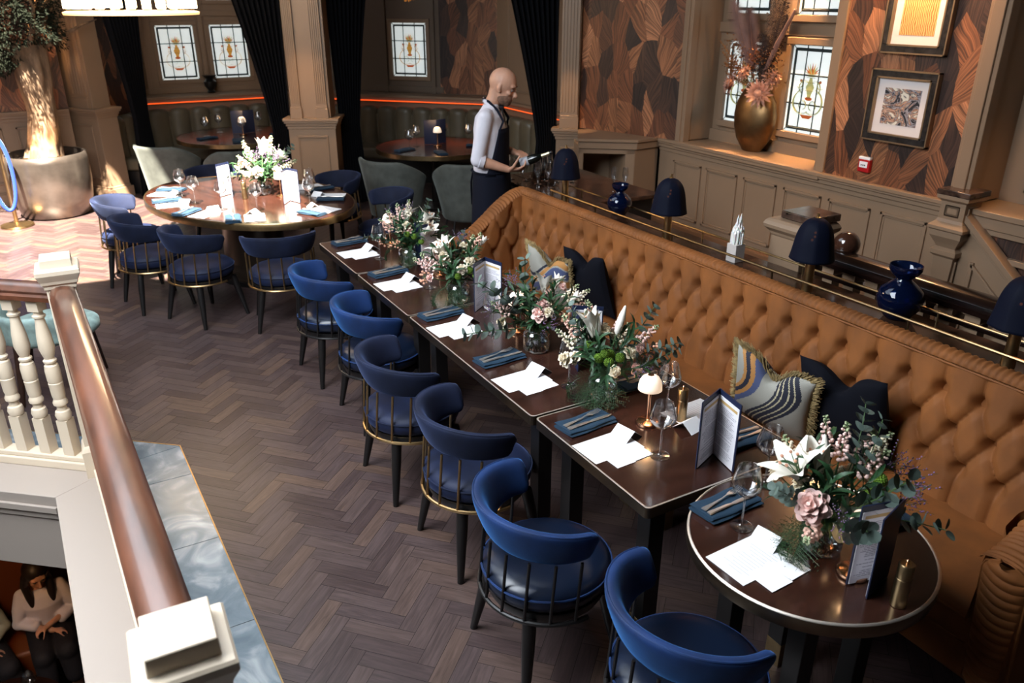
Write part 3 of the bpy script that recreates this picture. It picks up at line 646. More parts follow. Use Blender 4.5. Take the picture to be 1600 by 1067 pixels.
t2 = thing('finial', 'round dark polished globe half hidden behind the console lamp', 'finial', (3.86, 2.86, 0))
MB().sphere((0, 0, 1.15), .075, 24, 14).build('globe', mat('dark_globe', (0.05, 0.02, 0.012), 0.08, coat=1), t2, smooth=180)
MB().lathe([(.045, 1.04), (.05, 1.06), (.03, 1.08)], 16).build('collar', DWOOD, t2)
# steps of the second stair, wooden landing
mb = MB()
for i in range(12): mb.bx(3.9, 5.4, 3.0 - .28 * (i + 1), 3.0 - .28 * i, -.9, .28 - .17 * (i + 1))
mb.bx(3.9, 5.4, 3.0, 6.37, -.3, .28)
struct(mb.build('floor_landing', mat('stair_carpet', (0.035, 0.018, 0.012), 0.8), smooth=0))
# ================================================================ ARMCHAIR-BACKED DINING CHAIRS
def make_chair(vel, seatm, metal, label):
    t = thing('dining_chair', label, 'chair')
    mb = MB()                                     # seat cushion
    prof = [(.02, .372), (.20, .372), (.235, .380), (.252, .40), (.256, .43), (.250, .455), (.225, .475), (.17, .488), (.09, .493), (.0001, .494)]
    mb.lathe(prof, 40, Matrix.Diagonal((1.0, .98, 1, 1))); mb.build('seat', seatm, t, smooth=180)
    mb = MB(); mb.tube([(.2555 * cos(a), .2505 * sin(a), .447) for a in [2 * pi * i / 48 for i in range(48)]], .0045, 6, closed=True); mb.build('piping', vel, t)
    def bk(a): return (-.235 - .055 * 0) * cos(a), .285 * sin(a)
    def fn(u, v):
        a = (u * 2 - 1) * R(97); e = abs(u * 2 - 1); endt = max(0.0, (e - .90) / .10)
        hh = .086 * (1 - .26 * e ** 2.0); hh *= math.sqrt(max(0.0, 1 - endt ** 3.2 * .72)); th = .026 * math.sqrt(max(0, 1 - endt ** 3 * .8))
        zc = .690 + .006 * e - .028 * e * e
        ph = 2 * pi * v; cx = abs(cos(ph)) ** .55 * (1 if cos(ph) > 0 else -1); cz = abs(sin(ph)) ** .8 * (1 if sin(ph) > 0 else -1)
        lean = .030 * cz * (1 - .3 * e)
        rx, ry = .262 + lean + cx * th, .258 + lean + cx * th
        return (-rx * cos(a) + .02 - .04 * max(0, -cos(a)), ry * sin(a) * (1 - .10 * max(0, e - .75)), zc + cz * hh)
    mb = MB(); mb.grid(fn, 64, 22, cv=True); n = 22
    mb.f += [tuple(range(n)), tuple(63 * n + i for i in range(n - 1, -1, -1))]; mb.m += [0, 0]
    mb.build('backrest', vel, t, smooth=180)
    mb = MB(); pts = [fn(i / 60, .215) for i in range(3, 58)]; mb.tube([(x * 1.0, y, z) for x, y, z in pts], .0035, 5); mb.build('back_piping', vel, t)
    mb = MB(); ring = [(-.262 * cos(a), .262 * sin(a), .352) for a in [R(-96 + 192 * i / 40) for i in range(41)]]
    mb.tube(ring, .0095, 8, ell=.9); mb.build('rail', metal, t)
    for i in range(9):
        a = R(-84 + 21 * i); b = (-.262 * cos(a), .262 * sin(a), .355); c = (-.262 * cos(a) + .02, .262 * sin(a), .61)
        MB().tube([b, c], .0062, 7).build('spindle', metal, t)
    MB().lathe([(.19, .325), (.225, .33), (.235, .35), (.235, .372), (.0001, .3735)], 36).build('seat_frame', BLACKW, t)
    for sx, sy in ((1, 1), (1, -1), (-1, 1), (-1, -1)):
        p = Vector((.165 * sx, .165 * sy, .345)); q = Vector((.215 * sx, .228 * sy, 0))
        MB().tube([p, lerp3(p, q, .35), lerp3(p, q, .9), q], [.027, .0255, .0165, .015], 12).build('leg', BLACKW, t, smooth=60)
    return t
def lerp3(p, q, k): return p + (q - p) * k
cn = make_chair(NAVYV, NAVYL, BRASS, '')
cb = make_chair(BLUEV, BLUEL, BLACKW, '')
GB, GR = 'blue tub chairs along the long table', 'navy tub chairs round the oval table'
chairs = [
    ('b', 1.495, 5.06, 2, 'bright blue velvet tub chair at the far end of the long row', GB),
    ('b', 1.54, 4.31, 0, 'bright blue velvet tub chair second from the far end of the long row, black spindles', GB),
    ('n', 1.42, 3.54, 0, 'navy velvet tub chair with brass spindles, third from the far end of the long row', GB),
    ('n', 1.45, 2.84, 0, 'navy velvet tub chair with brass spindles, directly behind the near bright blue chair', GB),
    ('b', 1.365, 2.10, -2, 'bright blue velvet tub chair with black spindles, beside the last square table', GB),
    ('b', 1.47, 1.40, 2, 'bright blue velvet tub chair nearest the camera, cut by the bottom edge', GB),
    ('n', .50, 7.93, -12, 'navy tub chair with sunlit pale inside back, leftmost at the oval table', GR),
    ('n', .57, 7.14, 12, 'navy tub chair with brass spindles, second from the left at the oval table', GR),
    ('n', .88, 6.60, 28, 'navy tub chair with brass spindles, third from the left at the oval table', GR),
    ('n', 1.42, 6.17, 78, 'navy tub chair rightmost on the near side of the oval table', GR),
    ('n', 2.45, 7.95, 195, 'navy tub chair in shade at the far right of the oval table', GR),
    ('n', 2.62, 6.98, 180, 'navy tub chair at the right end of the oval table, beside the long table corner', GR),
    ('n', 1.42, 8.86, 258, 'navy tub chair tucked under the far side of the oval table', GR),
]
used = set()
for k, x, y, a, lab, g in chairs:
    s = cn if k == 'n' else cb
    if k not in used: used.add(k); s.location = (x, y, 0); s.rotation_euler = (0, 0, R(a)); tag(s, lab, None, g)
    else: dup(s, (x, y, 0), R(a), lab, g)
# ---- grey lounge chairs in the alcoves
def lounge():
    t = thing('lounge_chair', '', 'chair')
    def fn(u, v):
        s = u * 2 - 1; a = s * R(100); top = .80 - .26 * max(0, abs(s) - .45) ** 1.3 * 1.6; z = .14 + (top - .14) * v
        fl = .30 + .11 * v ** 1.2 * (1 - .25 * abs(s)); cut = 1 - .12 * (1 - v) * abs(s)
        return (-fl * cos(a) * (1 if cos(a) > 0 else 1.0) + .02, fl * 1.02 * sin(a) * cut, z)
    mb = MB(); mb.grid(fn, 41, 14); mb.build('shell', GREYV, t, smooth=180, solid=.045, subd=1)
    MB().lathe([(.02, .26), (.25, .26), (.285, .29), (.29, .38), (.26, .425), (.1, .44), (.0001, .44)], 32).build('seat', mat('taupe_seat_fabric', (0.20, 0.165, 0.13), .8, sheen=.3), t, smooth=180)
    for sx in (-1, 1):
        for sy in (-1, 1): MB().tube([(.17 * sx, .18 * sy, .27), (.22 * sx, .23 * sy, 0)], [.017, .010], 8).build('leg', BLACKW, t)
    return t
lc_ = lounge(); G_ = 'grey lounge chairs at the alcove tables'
for i, (x, y, a, lab) in enumerate([(1.28, 10.75, 40, 'grey velvet lounge chair, leftmost, in front of the curtain and scalloped banquette'), (1.95, 10.05, 95, 'grey velvet lounge chair with its back to the oval table flowers'),
        (3.36, 8.52, 25, 'grey velvet lounge chair left of the waiter between the dark curtain and the alcove table'), (4.02, 7.98, 75, 'grey velvet lounge chair partly hidden behind the waiter')]):
    if i == 0: lc_.location = (x, y, 0); lc_.rotation_euler = (0, 0, R(a)); tag(lc_, lab, None, G_)
    else: dup(lc_, (x, y, 0), R(a), lab, G_)
# ---- mint stool behind the left balustrade
t = thing('side_chair', 'pale mint upholstered chair with dark tapering legs behind the left balustrade', 'chair', (-.22, 5.72, 0), R(-8))
MINT = mat('mint_velvet', (0.24, 0.33, 0.31), .8, sheen=.7, sheen_tint=(.6, .8, .75), var=.3, vscale=14)
MB().lathe([(.02, .40), (.26, .40), (.285, .42), (.285, .46), (.25, .485), (.0001, .495)], 36).build('seat', MINT, t, smooth=180)
mb = MB(); mb.grid(lambda u, v: ((.29 + .02 * v) * cos(R(150 + 150 * u)), (.29 + .02 * v) * sin(R(150 + 150 * u)), .42 + .2 * v), 25, 6); mb.build('backrest', MINT, t, smooth=180, solid=.05, subd=1)
for sx in (-1, 1):
    for sy in (-1, 1): MB().tube([(.18 * sx, .18 * sy, .42), (.23 * sx, .23 * sy, 0)], [.028, .016], 10).build('leg', mat('walnut_leg', (.035, .015, .010), .35), t)
# ================================================================ TABLES
EDGEB = mat('bronze_edge', (0.17, 0.125, 0.085), 0.34, 1.0, var=.15, vscale=10); EDGEL = mat('polished_edge_lip', (0.92, 0.82, 0.72), 0.48, 1.0)  # lip colour lightened to paint the highlight along the top edge
def rtab(y0, y1, label, x0=1.61, x1=2.43):
    t = thing('dining_table', label, 'table', ((x0 + x1) / 2, (y0 + y1) / 2, 0), 0, 'square veneered tables forming the long row')
    w, d = x1 - x0, y1 - y0 - .006; r = .018
    def rr(hw, hd, r, n=5): return [(sx * (hw - r) + r * cos(a0 + pi / 2 * k / n), sy * (hd - r) + r * sin(a0 + pi / 2 * k / n)) for sx, sy, a0 in ((1, 1, 0), (-1, 1, pi / 2), (-1, -1, pi), (1, -1, 1.5 * pi)) for k in range(n + 1)]
    MB().prism(rr(w / 2 - .004, d / 2 - .004, r), .715, .750).build('tabletop', TABLEW, t, smooth=30)
    mb = MB(); P = rr(w / 2, d / 2, r + .003); Q = rr(w / 2 - .0075, d / 2 - .0075, r); n = len(P)
    vs = [(*p, .704) for p in P] + [(*p, .750) for p in P] + [(*p, .7512) for p in [((a[0] + b[0]) / 2, (a[1] + b[1]) / 2) for a, b in zip(P, Q)]] + [(*p, .7505) for p in Q] + [(*p, .704) for p in Q]
    mb.add(vs, [(j * n + i, j * n + (i + 1) % n, ((j + 1) % 5) * n + (i + 1) % n, ((j + 1) % 5) * n + i) for j in range(5) for i in range(n)])
    mb.m = [1 if (i // n) in (1, 2) else 0 for i in range(len(mb.f))]
    mb.build('edge_band', [EDGEB, EDGEL], t, smooth=50)
    for sx in (-1, 1):
        for sy in (-1, 1):
            a, b = sx * (w / 2 - .13), sy * (d / 2 - .12)
            l = MB().box((a, b, .39), (.075, .075, .64)).build('leg', BLACKW, t, smooth=0, bevel=.003)
            f_ = MB().box((a, b, .055), (.078, .078, .11)).build('foot_sleeve', DBRASS, None, smooth=0, bevel=.002); f_.parent = l
    return t
rtab(4.885, 5.72, 'square dark wood dining table at the far end of the long row')
rtab(4.01, 4.88, 'square dark wood dining table second from the far end, under the second bouquet')
rtab(2.622, 4.005, 'long dark wood dining table in the middle of the row, with two place settings')
rtab(1.825, 2.614, 'square dark wood dining table carrying the lit mushroom lamp', 1.618, 2.435)
t = thing('round_table', 'small round dark wood table with brass rim, nearest the camera at the sofa end', 'table', (1.99, 1.42, 0))
MB().lathe([(.0001, .712), (.40, .712), (.40, .748), (.0001, .748)], 72, cap=False).build('tabletop', TABLEW, t, smooth=30)
mb = MB(); mb.lathe([(.396, .700), (.407, .700), (.409, .705), (.409, .746), (.407, .750), (.401, .7515), (.398, .748), (.396, .700)], 72, cap=False); mb.m = [1 if 3 <= i // 72 <= 5 else 0 for i in range(len(mb.f))]; mb.build('edge_band', [EDGEB, EDGEL], t, smooth=50)
for k in range(4):
    a = R(45 + 90 * k); l = MB().box((.22 * cos(a), .22 * sin(a), .39), (.07, .07, .64), RZ(0)).build('leg', BLACKW, t, smooth=0, bevel=.003)
    f_ = MB().box((.22 * cos(a), .22 * sin(a), .055), (.073, .073, .11)).build('foot_sleeve', DBRASS, l, smooth=0, bevel=.002)
OV = dict(c=(1.50, 7.50), a=1.16, b=.79, ang=R(112))
t = thing('oval_table', 'large oval dark wood table with brass rim, partly in sunlight', 'table', (OV['c'][0], OV['c'][1], 0), OV['ang'])
S_ = Matrix.Diagonal((1.0, OV['b'] / OV['a'], 1, 1))
MB().lathe([(.0001, .705), (1.15, .705), (1.15, .748), (.0001, .748)], 96, S_, cap=False).build('tabletop', TABLEW, t, smooth=30)
MB().lathe([(1.148, .69), (1.162, .69), (1.164, .70), (1.164, .744), (1.16, .750), (1.150, .751), (1.146, .746)], 96, S_, cap=False).build('edge_band', BRASS, t, smooth=50)
MB().lathe([(.40, .0), (.48, .0), (.48, .05), (.45, .06), (.44, .12), (.36, .16), (.34, .6), (.40, .68), (.40, .705)], 48, S_).build('base', mat('bronze_drum', (.05, .035, .025), .3, .6), t)
MB().lathe([(.49, .0), (.50, .0), (.50, .04), (.49, .045)], 48, S_).build('base_ring', BLACKW, t)
# ================================================================ SOFA
SX = 3.12; YA, YB_ = 1.0, 5.28
t = thing('chesterfield_sofa', 'long burnt orange velvet sofa with deep buttoned back and gathered roll top', 'sofa')
PITCH = .170; BY0 = 1.55
def tuft(s, z):
    rows = [.61, .76, .91]; b = .15
    q = (s - BY0) / PITCH; j = (z - .61) / b
    def seam(dd, w=.16): return min(1.0, max(0.0, dd / (w * .8))) ** .40
    if z > .91:
        k = (z - .91) / b; fr = (q + 0.0) % 1.0; d = min(fr, 1 - fr); fade = max(0.0, 1 - k / 1.15)
        h = 1 - (1 - seam(d, .30 + .1 * k)) * (.50 * fade + .10); dd = math.hypot(d * 1.1, (z - .91) / b); 
    elif z < .61:
        k = (.61 - z) / b; fr = (q) % 1.0; d = min(fr, 1 - fr)
        h = 1 - (1 - seam(d, .28)) * .45; dd = math.hypot(d * 1.1, k)
    else:
        u = (q + j / 2) % 1.0; v = (q - j / 2) % 1.0
        du, dv = min(u, 1 - u), min(v, 1 - v)
        h = 1 - (1 - seam(du, .30)) * .42 - (1 - seam(dv, .30)) * .42
        dd = 9
        for r in (0, 1, 2):
            qq = (q + (0.5 if r % 2 else 0.0)) % 1.0; dx = min(qq, 1 - qq); dd = min(dd, math.hypot(dx * 1.1, j - r))
    pit = math.exp(-(dd / .20) ** 2)
    return h * .078 - pit * .040
def back_pt(s, z, o=0.0):
    """inner face of the back, leaning; s runs along the sofa"""
    return SX + (z - .47) * .12 - tuft(s, z) - o
L0 = YA + .10; n1 = 680; n2 = 84
mb = MB(); mb.grid(lambda u, v: (back_pt(L0 + (YB_ - L0) * u, .42 + .62 * v), L0 + (YB_ - L0) * u, .42 + .62 * v), n1, n2)
def rolltop(x0, z0, r, y, k): a = pi - k * pi * 1.0; return None
back = mb.build('backrest', ORANGE, t, smooth=180)
# buttons
mb = MB()
for r in range(3):
    k = 0
    while True:
        y = BY0 - 3 * PITCH + (k - (.5 if r % 2 else 0)) * PITCH; k += 1
        if y > YB_ - .05: break
        if y < L0 + .03: continue
        z = .61 + .15 * r; mb.sphere((back_pt(y, z) - .002, y, z), .011, 10, 6, sc=(.6, 1, 1))
mb.build('button_row', ORANGE, t, smooth=180)
# gathered roll along the top
def rollfn(x0, ruffle=True, r=.040, zc=1.050):
    def fn(u, v):
        y = YA + .05 + (YB_ + .02 - YA - .05) * u; a = R(190) - R(250) * v
        rr = r + (.0045 * sin(y * 2 * pi / .030 + 2.2 * sin(y * 9) + .8 * sin(a)) * max(0, sin(R(250) * v)) ** .5 if ruffle else 0)
        return (x0 + rr * 1.15 * cos(a), y, zc + rr * .85 * sin(a))
    return fn
mb = MB(); mb.grid(rollfn(SX + .040), 900, 14); mb.build('roll_top', ORANGE, t, smooth=180)
mb = MB(); mb.tube([(SX - .006, YA + .08, 1.035), (SX - .006, YB_, 1.035)], .006, 6); mb.build('piping', ORANGE, t)
mb = MB(); mb.bx(SX + .03, SX + .08, YA, YB_ + .06, .14, 1.05); mb.build('back_panel', ORANGE, t, smooth=0, bevel=.02, seg=3)
# seat
def seatfn(u, v):
    y = L0 - .02 + (YB_ - L0 + .02) * u; x0, x1 = 2.53, 3.12
    a = v * 4
    if a < 1: x, z = x0 - .0 + .012 * sin(a * pi), .16 + .24 * a
    elif a < 2: k = a - 1; x, z = x0 + .05 * (1 - cos(k * pi / 2)) - .0, .40 + .055 * sin(k * pi / 2)
    else: k = (a - 2) / 2; x, z = x0 + .05 + (x1 - x0 - .05) * k, .455 + .016 * sin(k * pi) - .012 * k
    return (x, y, z + .003 * noise.noise(Vector((x * 5, y * 4, 0))))
mb = MB(); mb.grid(seatfn, 90, 34); mb.build('seat', ORANGE, t, smooth=50)
mb = MB(); mb.tube([(2.528, L0, .405), (2.528, YB_, .405)], .006, 6); mb.tube([(2.528, L0, .30), (2.528, YB_, .30)], .004, 6); mb.build('seat_piping', ORANGE, t)
mb = MB(); mb.bx(2.56, SX + .12, YA - .05, YB_ + .02, .12, .40); mb.build('base', ORANGE, t, smooth=0, bevel=.01)
# arms
def arm(ya, sgn, name='arm'):
    """ya inner face, arm thickness outwards (sgn)"""
    def topz(k): return .70 + .35 * (0.5 - .5 * cos(pi * min(1, max(0, (k - .0) / 1.0)))) ** 1.1     # k from front 0 to back 1
    th = .125; x0, x1 = 2.49, SX + .07
    def xin(k): return x0 + (x1 - x0) * k
    def inner(u, v):
        k = u; x = xin(k); zt = topz(k); z = .42 + (zt - .42) * v
        h = 0.0
        if k > .10: h = tuft(x * 1.0 - 3.03 + BY0, z * 1.0) * min(1, (k - .1) / .15)
        return (x, ya - sgn * max(-.01, h) * .65 + sgn * (z - .42) * .05, z)
    mb = MB(); mb.grid(inner, 110, 40)
    a_ = mb.build(name, ORANGE, t, smooth=180)
    def over(u, v):
        k = u; x = xin(k); zt = topz(k); a = pi * v
        ru = .003 * sin(k * 190 + 2 * sin(k * 30))
        return (x, ya + sgn * (.012 + th / 2 - (th / 2 + .024 + ru) * cos(a)), zt - .01 + (.035 + ru) * sin(a))
    mb = MB(); mb.grid(over, 260, 12); o = mb.build('arm_roll', ORANGE, a_, smooth=180)
    mb = MB(); K = 40
    vs = []; 
    for i in range(K + 1):
        x = xin(i / K); vs += [(x, ya + sgn * (th + .03), .14), (x, ya + sgn * (th + .034), topz(i / K) - .01)]
    mb.add(vs, [(2 * i, 2 * i + 2, 2 * i + 3, 2 * i + 1) for i in range(K)]); mb.build('arm_side', ORANGE, a_, smooth=60)
    # pleated front face
    def face(u, v):
        z = .15 + (.732 - .15) * v; hw = (th / 2 + .016) * (1 - .06 * (1 - v)) * (1 if v < .9 else math.sqrt(max(.05, 1 - ((v - .9) / .105) ** 2))); yc = ya + sgn * (th / 2 + .025)
        pl = .011 * (abs(sin(v * pi * 15 + .5 * sin(u * 5))) ** .6) * (sin(pi * min(1, max(0, u)))) ** .35
        return (x0 - .012 - pl - .035 * sin(pi * u) ** .7 + .08 * (1 - v) ** 1.1, yc + hw * (2 * u - 1), z)
    mb = MB(); mb.grid(face, 22, 260); mb.build('arm_front', ORANGE, a_, smooth=180)
    mb = MB(); mb.tube([face(0, v / 20) for v in range(21)] , .006, 6); mb.tube([face(1, v / 20) for v in range(21)], .006, 6); mb.build('arm_piping', ORANGE, a_)
    K = 30; pr = [(x0 + .11, .15)] + [(x0 + .015, topz(0) - .03)] + [(xin(i / K), topz(i / K) - .004) for i in range(1, K + 1)] + [(x1, .15)]; n_p = len(pr)
    vs = [(x, ya + sgn * o, z) for o in (-.004, th + .028) for x, z in pr]
    mb = MB(); mb.add(vs, [tuple(range(n_p)), tuple(range(2 * n_p - 1, n_p - 1, -1))] + [(i, (i + 1) % n_p, n_p + (i + 1) % n_p, n_p + i) for i in range(n_p)]); mb.build('arm_core', ORANGE, a_, smooth=30)
arm(L0, -1); arm(YB_ - .0, 1)
for y in (YA + .05, 2.4, 3.8, YB_ - .03):
    for x in (2.62, SX): MB().tube([(x, y, .15), (x, y, 0)], [.022, .014], 10).build('leg', BLACKW, t)
# ================================================================ CUSHIONS
def cushion(name, label, mats, M, s=.44, th=.15, fringe=False, pattern=None, chop=.10):
    t = thing(name, label, 'cushion'); t.matrix_world = M
    def fn(u, v, sg):
        x, y = u * 2 - 1, v * 2 - 1
        ed = (1 - x * x) * (1 - y * y); pin = 1 - .07 * (1 - abs(y) ** 2) * abs(x) ** 3; pin2 = 1 - .07 * (1 - abs(x) ** 2) * abs(y) ** 3
        dip = chop * math.exp(-(x * 3.2) ** 2) * max(0, y) ** 2
        return (x * s / 2 * pin, sg * th / 2 * max(0, ed) ** .42 * (1 - .35 * math.exp(-(x * 3) ** 2) * max(0, y)), y * s / 2 * pin2 - dip)
    mb = MB(); K = 97 if pattern else 33
    for sg in (1, -1):
        o = len(mb.v); mb.grid(lambda u, v: fn(u, v, sg), K, K)
        if pattern and sg:
            pass
    if pattern:
        for i, f in enumerate(mb.f):
            c = sum((Vector(mb.v[k]) for k in f), Vector()) / 4; mb.m[i] = pattern(c.x / s * 2, c.z / s * 2)
    mb.build('cover', mats, t, smooth=180)
    if fringe:
        rnd = random.Random(3); mb = MB(); pts = [fn(i / 60, 0, 1) for i in range(60)] + [fn(1, i / 60, 1) for i in range(60)] + [fn(1 - i / 60, 1, 1) for i in range(60)] + [fn(0, 1 - i / 60, 1) for i in range(60)]
        for p in pts:
            p = Vector((p[0], 0, p[2])); d = p.normalized()
            for k in range(7):
                j = Vector((rnd.uniform(-1, 1), rnd.uniform(-1, 1), rnd.uniform(-1, 1))) * .013; a = p * .985 + j * .6; b = p + d * rnd.uniform(.022, .036) + j
                mb.tube([a, (a + b) / 2 + j * .2, b], [.0022, .0028, .0016], 3)
        f_ = mb.build('fringe', mat('straw_fringe', (.30, .215, .095), .9, var=.4, vscale=60), t, smooth=60); f_['kind'] = 'stuff'
    return t
LINEN = mat('grey_linen', (.33, .32, .28), .9, bump=.2, bscale=300); CNAVY = mat('woven_navy', (.018, .02, .035), .8); COCHRE = mat('woven_ochre', (.42, .20, .06), .8); CBLUE = mat('woven_blue', (.07, .09, .19), .8); CSTR = mat('woven_cream', (.5, .45, .3), .8)
NAVYC = mat('midnight_velvet', (0.002, 0.0025, 0.006), .9, spec=.2)
def pat1(x, z):
    c = x * .9 + .35 * sin(z * 2.2 + .5) - .05
    if -.42 < c < .12:
        for k in (-.32, -.2, -.06, .04):
            if abs(c - k - .03 * z) < .014: return 4
        return 1
    if .46 < c < .60: return 3
    if .60 < c < .70: return 2
    if .70 < c < .80: return 1
    if .80 < c < .88: return 2
    return 0
def pat2(x, z):
    c = z + .5 * sin(x * 2.4)
    if abs(c - .1) < .17: return 3
    if abs(c - .42) < .10: return 2
    if abs(c + .25) < .12: return 2
    if abs(c - .62) < .06: return 1
    return 0
def cM(x, y, z, rz, tilt, roll=0): return TR(x, y, z) @ RZ(R(rz)) @ Matrix.Rotation(R(tilt), 4, 'X') @ Matrix.Rotation(R(roll), 4, 'Y')
CP = [LINEN, CNAVY, COCHRE, CBLUE, CSTR]
cushion('cushion', 'navy velvet cushion behind the fringed one at the near end of the sofa', NAVYC, cM(2.97, 2.05, .685, 92, -14, 6), .47, .15)
cushion('cushion', 'grey linen cushion with navy and ochre swirls and straw fringe, near the small round table', CP, cM(2.84, 2.37, .66, 100, -16, -8), .43, .16, True, pat1)
cushion('cushion', 'navy velvet cushion behind the fringed one toward the far end of the sofa', NAVYC, cM(2.98, 4.14, .685, 92, -14, 4), .45, .15)
cushion('cushion', 'linen cushion with blue and orange waves and straw fringe, far end of the sofa', CP, cM(2.86, 4.42, .65, 98, -16, -6), .42, .16, True, pat2)
# ================================================================ CONSOLE behind the sofa
t = thing('console_shelf', 'dark marble console shelf with double brass gallery rail behind the sofa', 'console')
mb = MB(); mb.bx(3.30, 3.60, .95, 5.55, .965, 1.0); mb.build('shelf', mat('brown_marble', (.014, .008, .006), .15, var=.9, vscale=9, color2=(.075, .035, .02)), t, smooth=0, bevel=.004)
mb = MB(); mb.bx(3.34, 3.56, 1.0, 5.5, .0, .965); mb.build('carcass', BLACKW, t, smooth=0)
for x, z in ((3.275, 1.09), (3.44 + .02, 1.10)):
    if x < 3.4: MB().tube([(x, .95, z), (x, 5.10, z)], .0075, 8).build('rail', BRASS, t)
    else: MB().tube([(3.585, .95, 1.05), (3.585, 5.3, 1.05)], .0065, 8).build('rail', BRASS, t)
MB().tube([(3.29, .95, .99), (3.29, 5.1, .99)], .008, 8).build('rail', BRASS, t)
for y in (1.2, 2.03, 2.86, 3.69, 4.52, 5.08):
    MB().tube([(3.275, y, 1.09), (3.285, y, .99)], .006, 6).build('rail_post', DBRASS, t)
    MB().tube([(3.585, y + .05, 1.06), (3.585, y + .05, .99)], .006, 6).build('rail_post', DBRASS, t)
# sideboard surface at the far end that carries the flutes
t = thing('service_counter', 'dark polished service counter at the far end of the sofa holding the flutes', 'counter')
MB().bx(3.62, 4.30, 5.02, 6.3, .93, .965).build('top', mat('brown_marble', (0, 0, 0)), t, smooth=0, bevel=.006)
MB().bx(3.44, 3.62, 5.56, 6.3, .93, .965).build('extension', mat('brown_marble', (0, 0, 0)), t, smooth=0, bevel=.006)
MB().bx(3.66, 4.25, 5.06, 6.25, 0, .93).build('cabinet', BLACKW, t, smooth=0)
# ================================================================ TABLE ITEMS
TZ = .7505
def glassware(name, prof, label, cat, n=28):
    t = thing(name, label, cat); MB().lathe(prof, n, cap=False).build('bowl', GLASS, t, smooth=60); return t
# burgundy style wine glass, 0.235 m: outer then inner profile
GO = [(.0001, .0), (.036, .0), (.0375, .0015), (.030, .004), (.010, .007), (.0045, .014), (.0036, .03), (.0034, .08), (.0040, .112), (.010, .121), (.028, .134), (.044, .150), (.0495, .163), (.0485, .178), (.041, .205), (.034, .232)]
GI = [(.0338, .2335), (.0326, .232), (.0394, .205), (.0469, .178), (.0479, .163), (.0424, .1515), (.0262, .137), (.010, .126), (.0001, .123)]
GO = [(r * (1.08 if r > .03 else 1.15), z * 1.04) for r, z in GO]; GI = [(r * 1.08, z * 1.04) for r, z in GI]
g0 = glassware('wine_glass', GO + GI, '', 'wine glass')
glasses = [(1.873, 5.13, 'wine glass on the far end table, in front of the first place card'), (1.928, 4.402, 'wine glass beside the second place card from the far end'),
    (1.915, 3.542, 'wine glass in front of the tall open menu at the middle of the row'), (1.923, 2.799, 'wine glass below the white rose of the fourth bouquet'),
    (1.895, 2.094, 'wine glass in front of the lit mushroom lamp on the last square table'), (1.842, 1.588, 'wine glass beside the napkin on the small round table'),
    (2.115, 1.74, 'wine glass at the back edge of the small round table, left of the lily'), (2.15, 2.36, 'wine glass on the sofa side behind the lit mushroom lamp')]
for i, (x, y, l) in enumerate(glasses):
    if i == 0: g0.location = (x, y, TZ); tag(g0, l, None, 'wine glasses on the long row')
    else: dup(g0, (x, y, TZ), i * .7, l, 'wine glasses on the long row')
# napkin, fork, knife
def napkin():
    t = thing('napkin', '', 'napkin')
    def layer(mb, z0, w, d, ox, sag):
        def fn(u, v):
            a = 2 * pi * v; x = (u - .5) * w; cy = abs(cos(a)) ** .5 * (1 if cos(a) > 0 else -1); cz = abs(sin(a)) ** .7 * (1 if sin(a) > 0 else -1)
            return (x + .004 * sin(a * 2 + z0 * 300), cy * d / 2 + ox + .003 * sin(x * 30 + z0 * 500), z0 + .006 + cz * .0055 + .0015 * sin(x * 40) * sag)
        o = len(mb.v); mb.grid(fn, 14, 14, cv=True); mb.f += [tuple(o + i for i in range(14)), tuple(o + 13 * 14 + i for i in range(13, -1, -1))]; mb.m += [0, 0]
    mb = MB(); layer(mb, 0, .25, .125, 0, 0); layer(mb, .010, .246, .118, .004, 1); mb.build('folded_cloth', NAPK, t, smooth=60)
    return t
def fork():
    mb = MB(); z = .004
    hl = [(-.115, .0095, .0), (-.108, .0115, .0), (-.09, .009, .001), (-.06, .0055, .001), (-.01, .0032, .002), (.015, .0032, .006), (.03, .009, .007), (.045, .0125, .005)]
    vs = []
    for x, w, zz in hl: vs += [(x, -w, z + zz), (x, w, z + zz), (x, w * .8, z + zz + .003), (x, -w * .8, z + zz + .003)]
    fs = [(4 * i + a, 4 * i + (a + 1) % 4, 4 * i + 4 + (a + 1) % 4, 4 * i + 4 + a) for i in range(len(hl) - 1) for a in range(4)] + [(3, 2, 1, 0), tuple(len(vs) - 4 + i for i in range(4))]
    mb.add(vs, fs)
    for k in range(4):
        y = -.0105 + .007 * k; mb.tube([(.044, y, z + .007), (.07, y, z + .005), (.095, y * .96, z + .011)], [.0018, .0016, .0009], 5)
    return mb.build('fork', STEEL, None, smooth=50)
def knife():
    mb = MB(); z = .004; hl = [(-.12, .009), (-.112, .011), (-.09, .008), (-.03, .0065), (0, .0055), (.005, .008), (.03, .0095), (.09, .0095), (.112, .005), (.118, .001)]; vs = []
    for i, (x, w) in enumerate(hl): tk = .005 if x < 0 else .0015; vs += [(x, -w, z), (x, w, z), (x, w * .7, z + tk), (x, -w * .7, z + tk)]
    mb.add(vs, [(4 * i + a, 4 * i + (a + 1) % 4, 4 * i + 4 + (a + 1) % 4, 4 * i + 4 + a) for i in range(len(hl) - 1) for a in range(4)] + [(3, 2, 1, 0), tuple(len(vs) - 4 + i for i in range(4))])
    return mb.build('knife', STEEL, None, smooth=50)
np0, fk0, kn0 = napkin(), fork(), knife(); tag(fk0, '', 'fork'); tag(kn0, '', 'knife'); USED = {g0.name: 1}
def place(proto, x, y, z, rz, label, group):
    k = proto.name
    if k not in USED: USED[k] = 1; proto.location = (x, y, z); proto.rotation_euler = (0, 0, R(rz)); tag(proto, label, None, group); return proto
    return dup(proto, (x, y, z), R(rz), label, group)
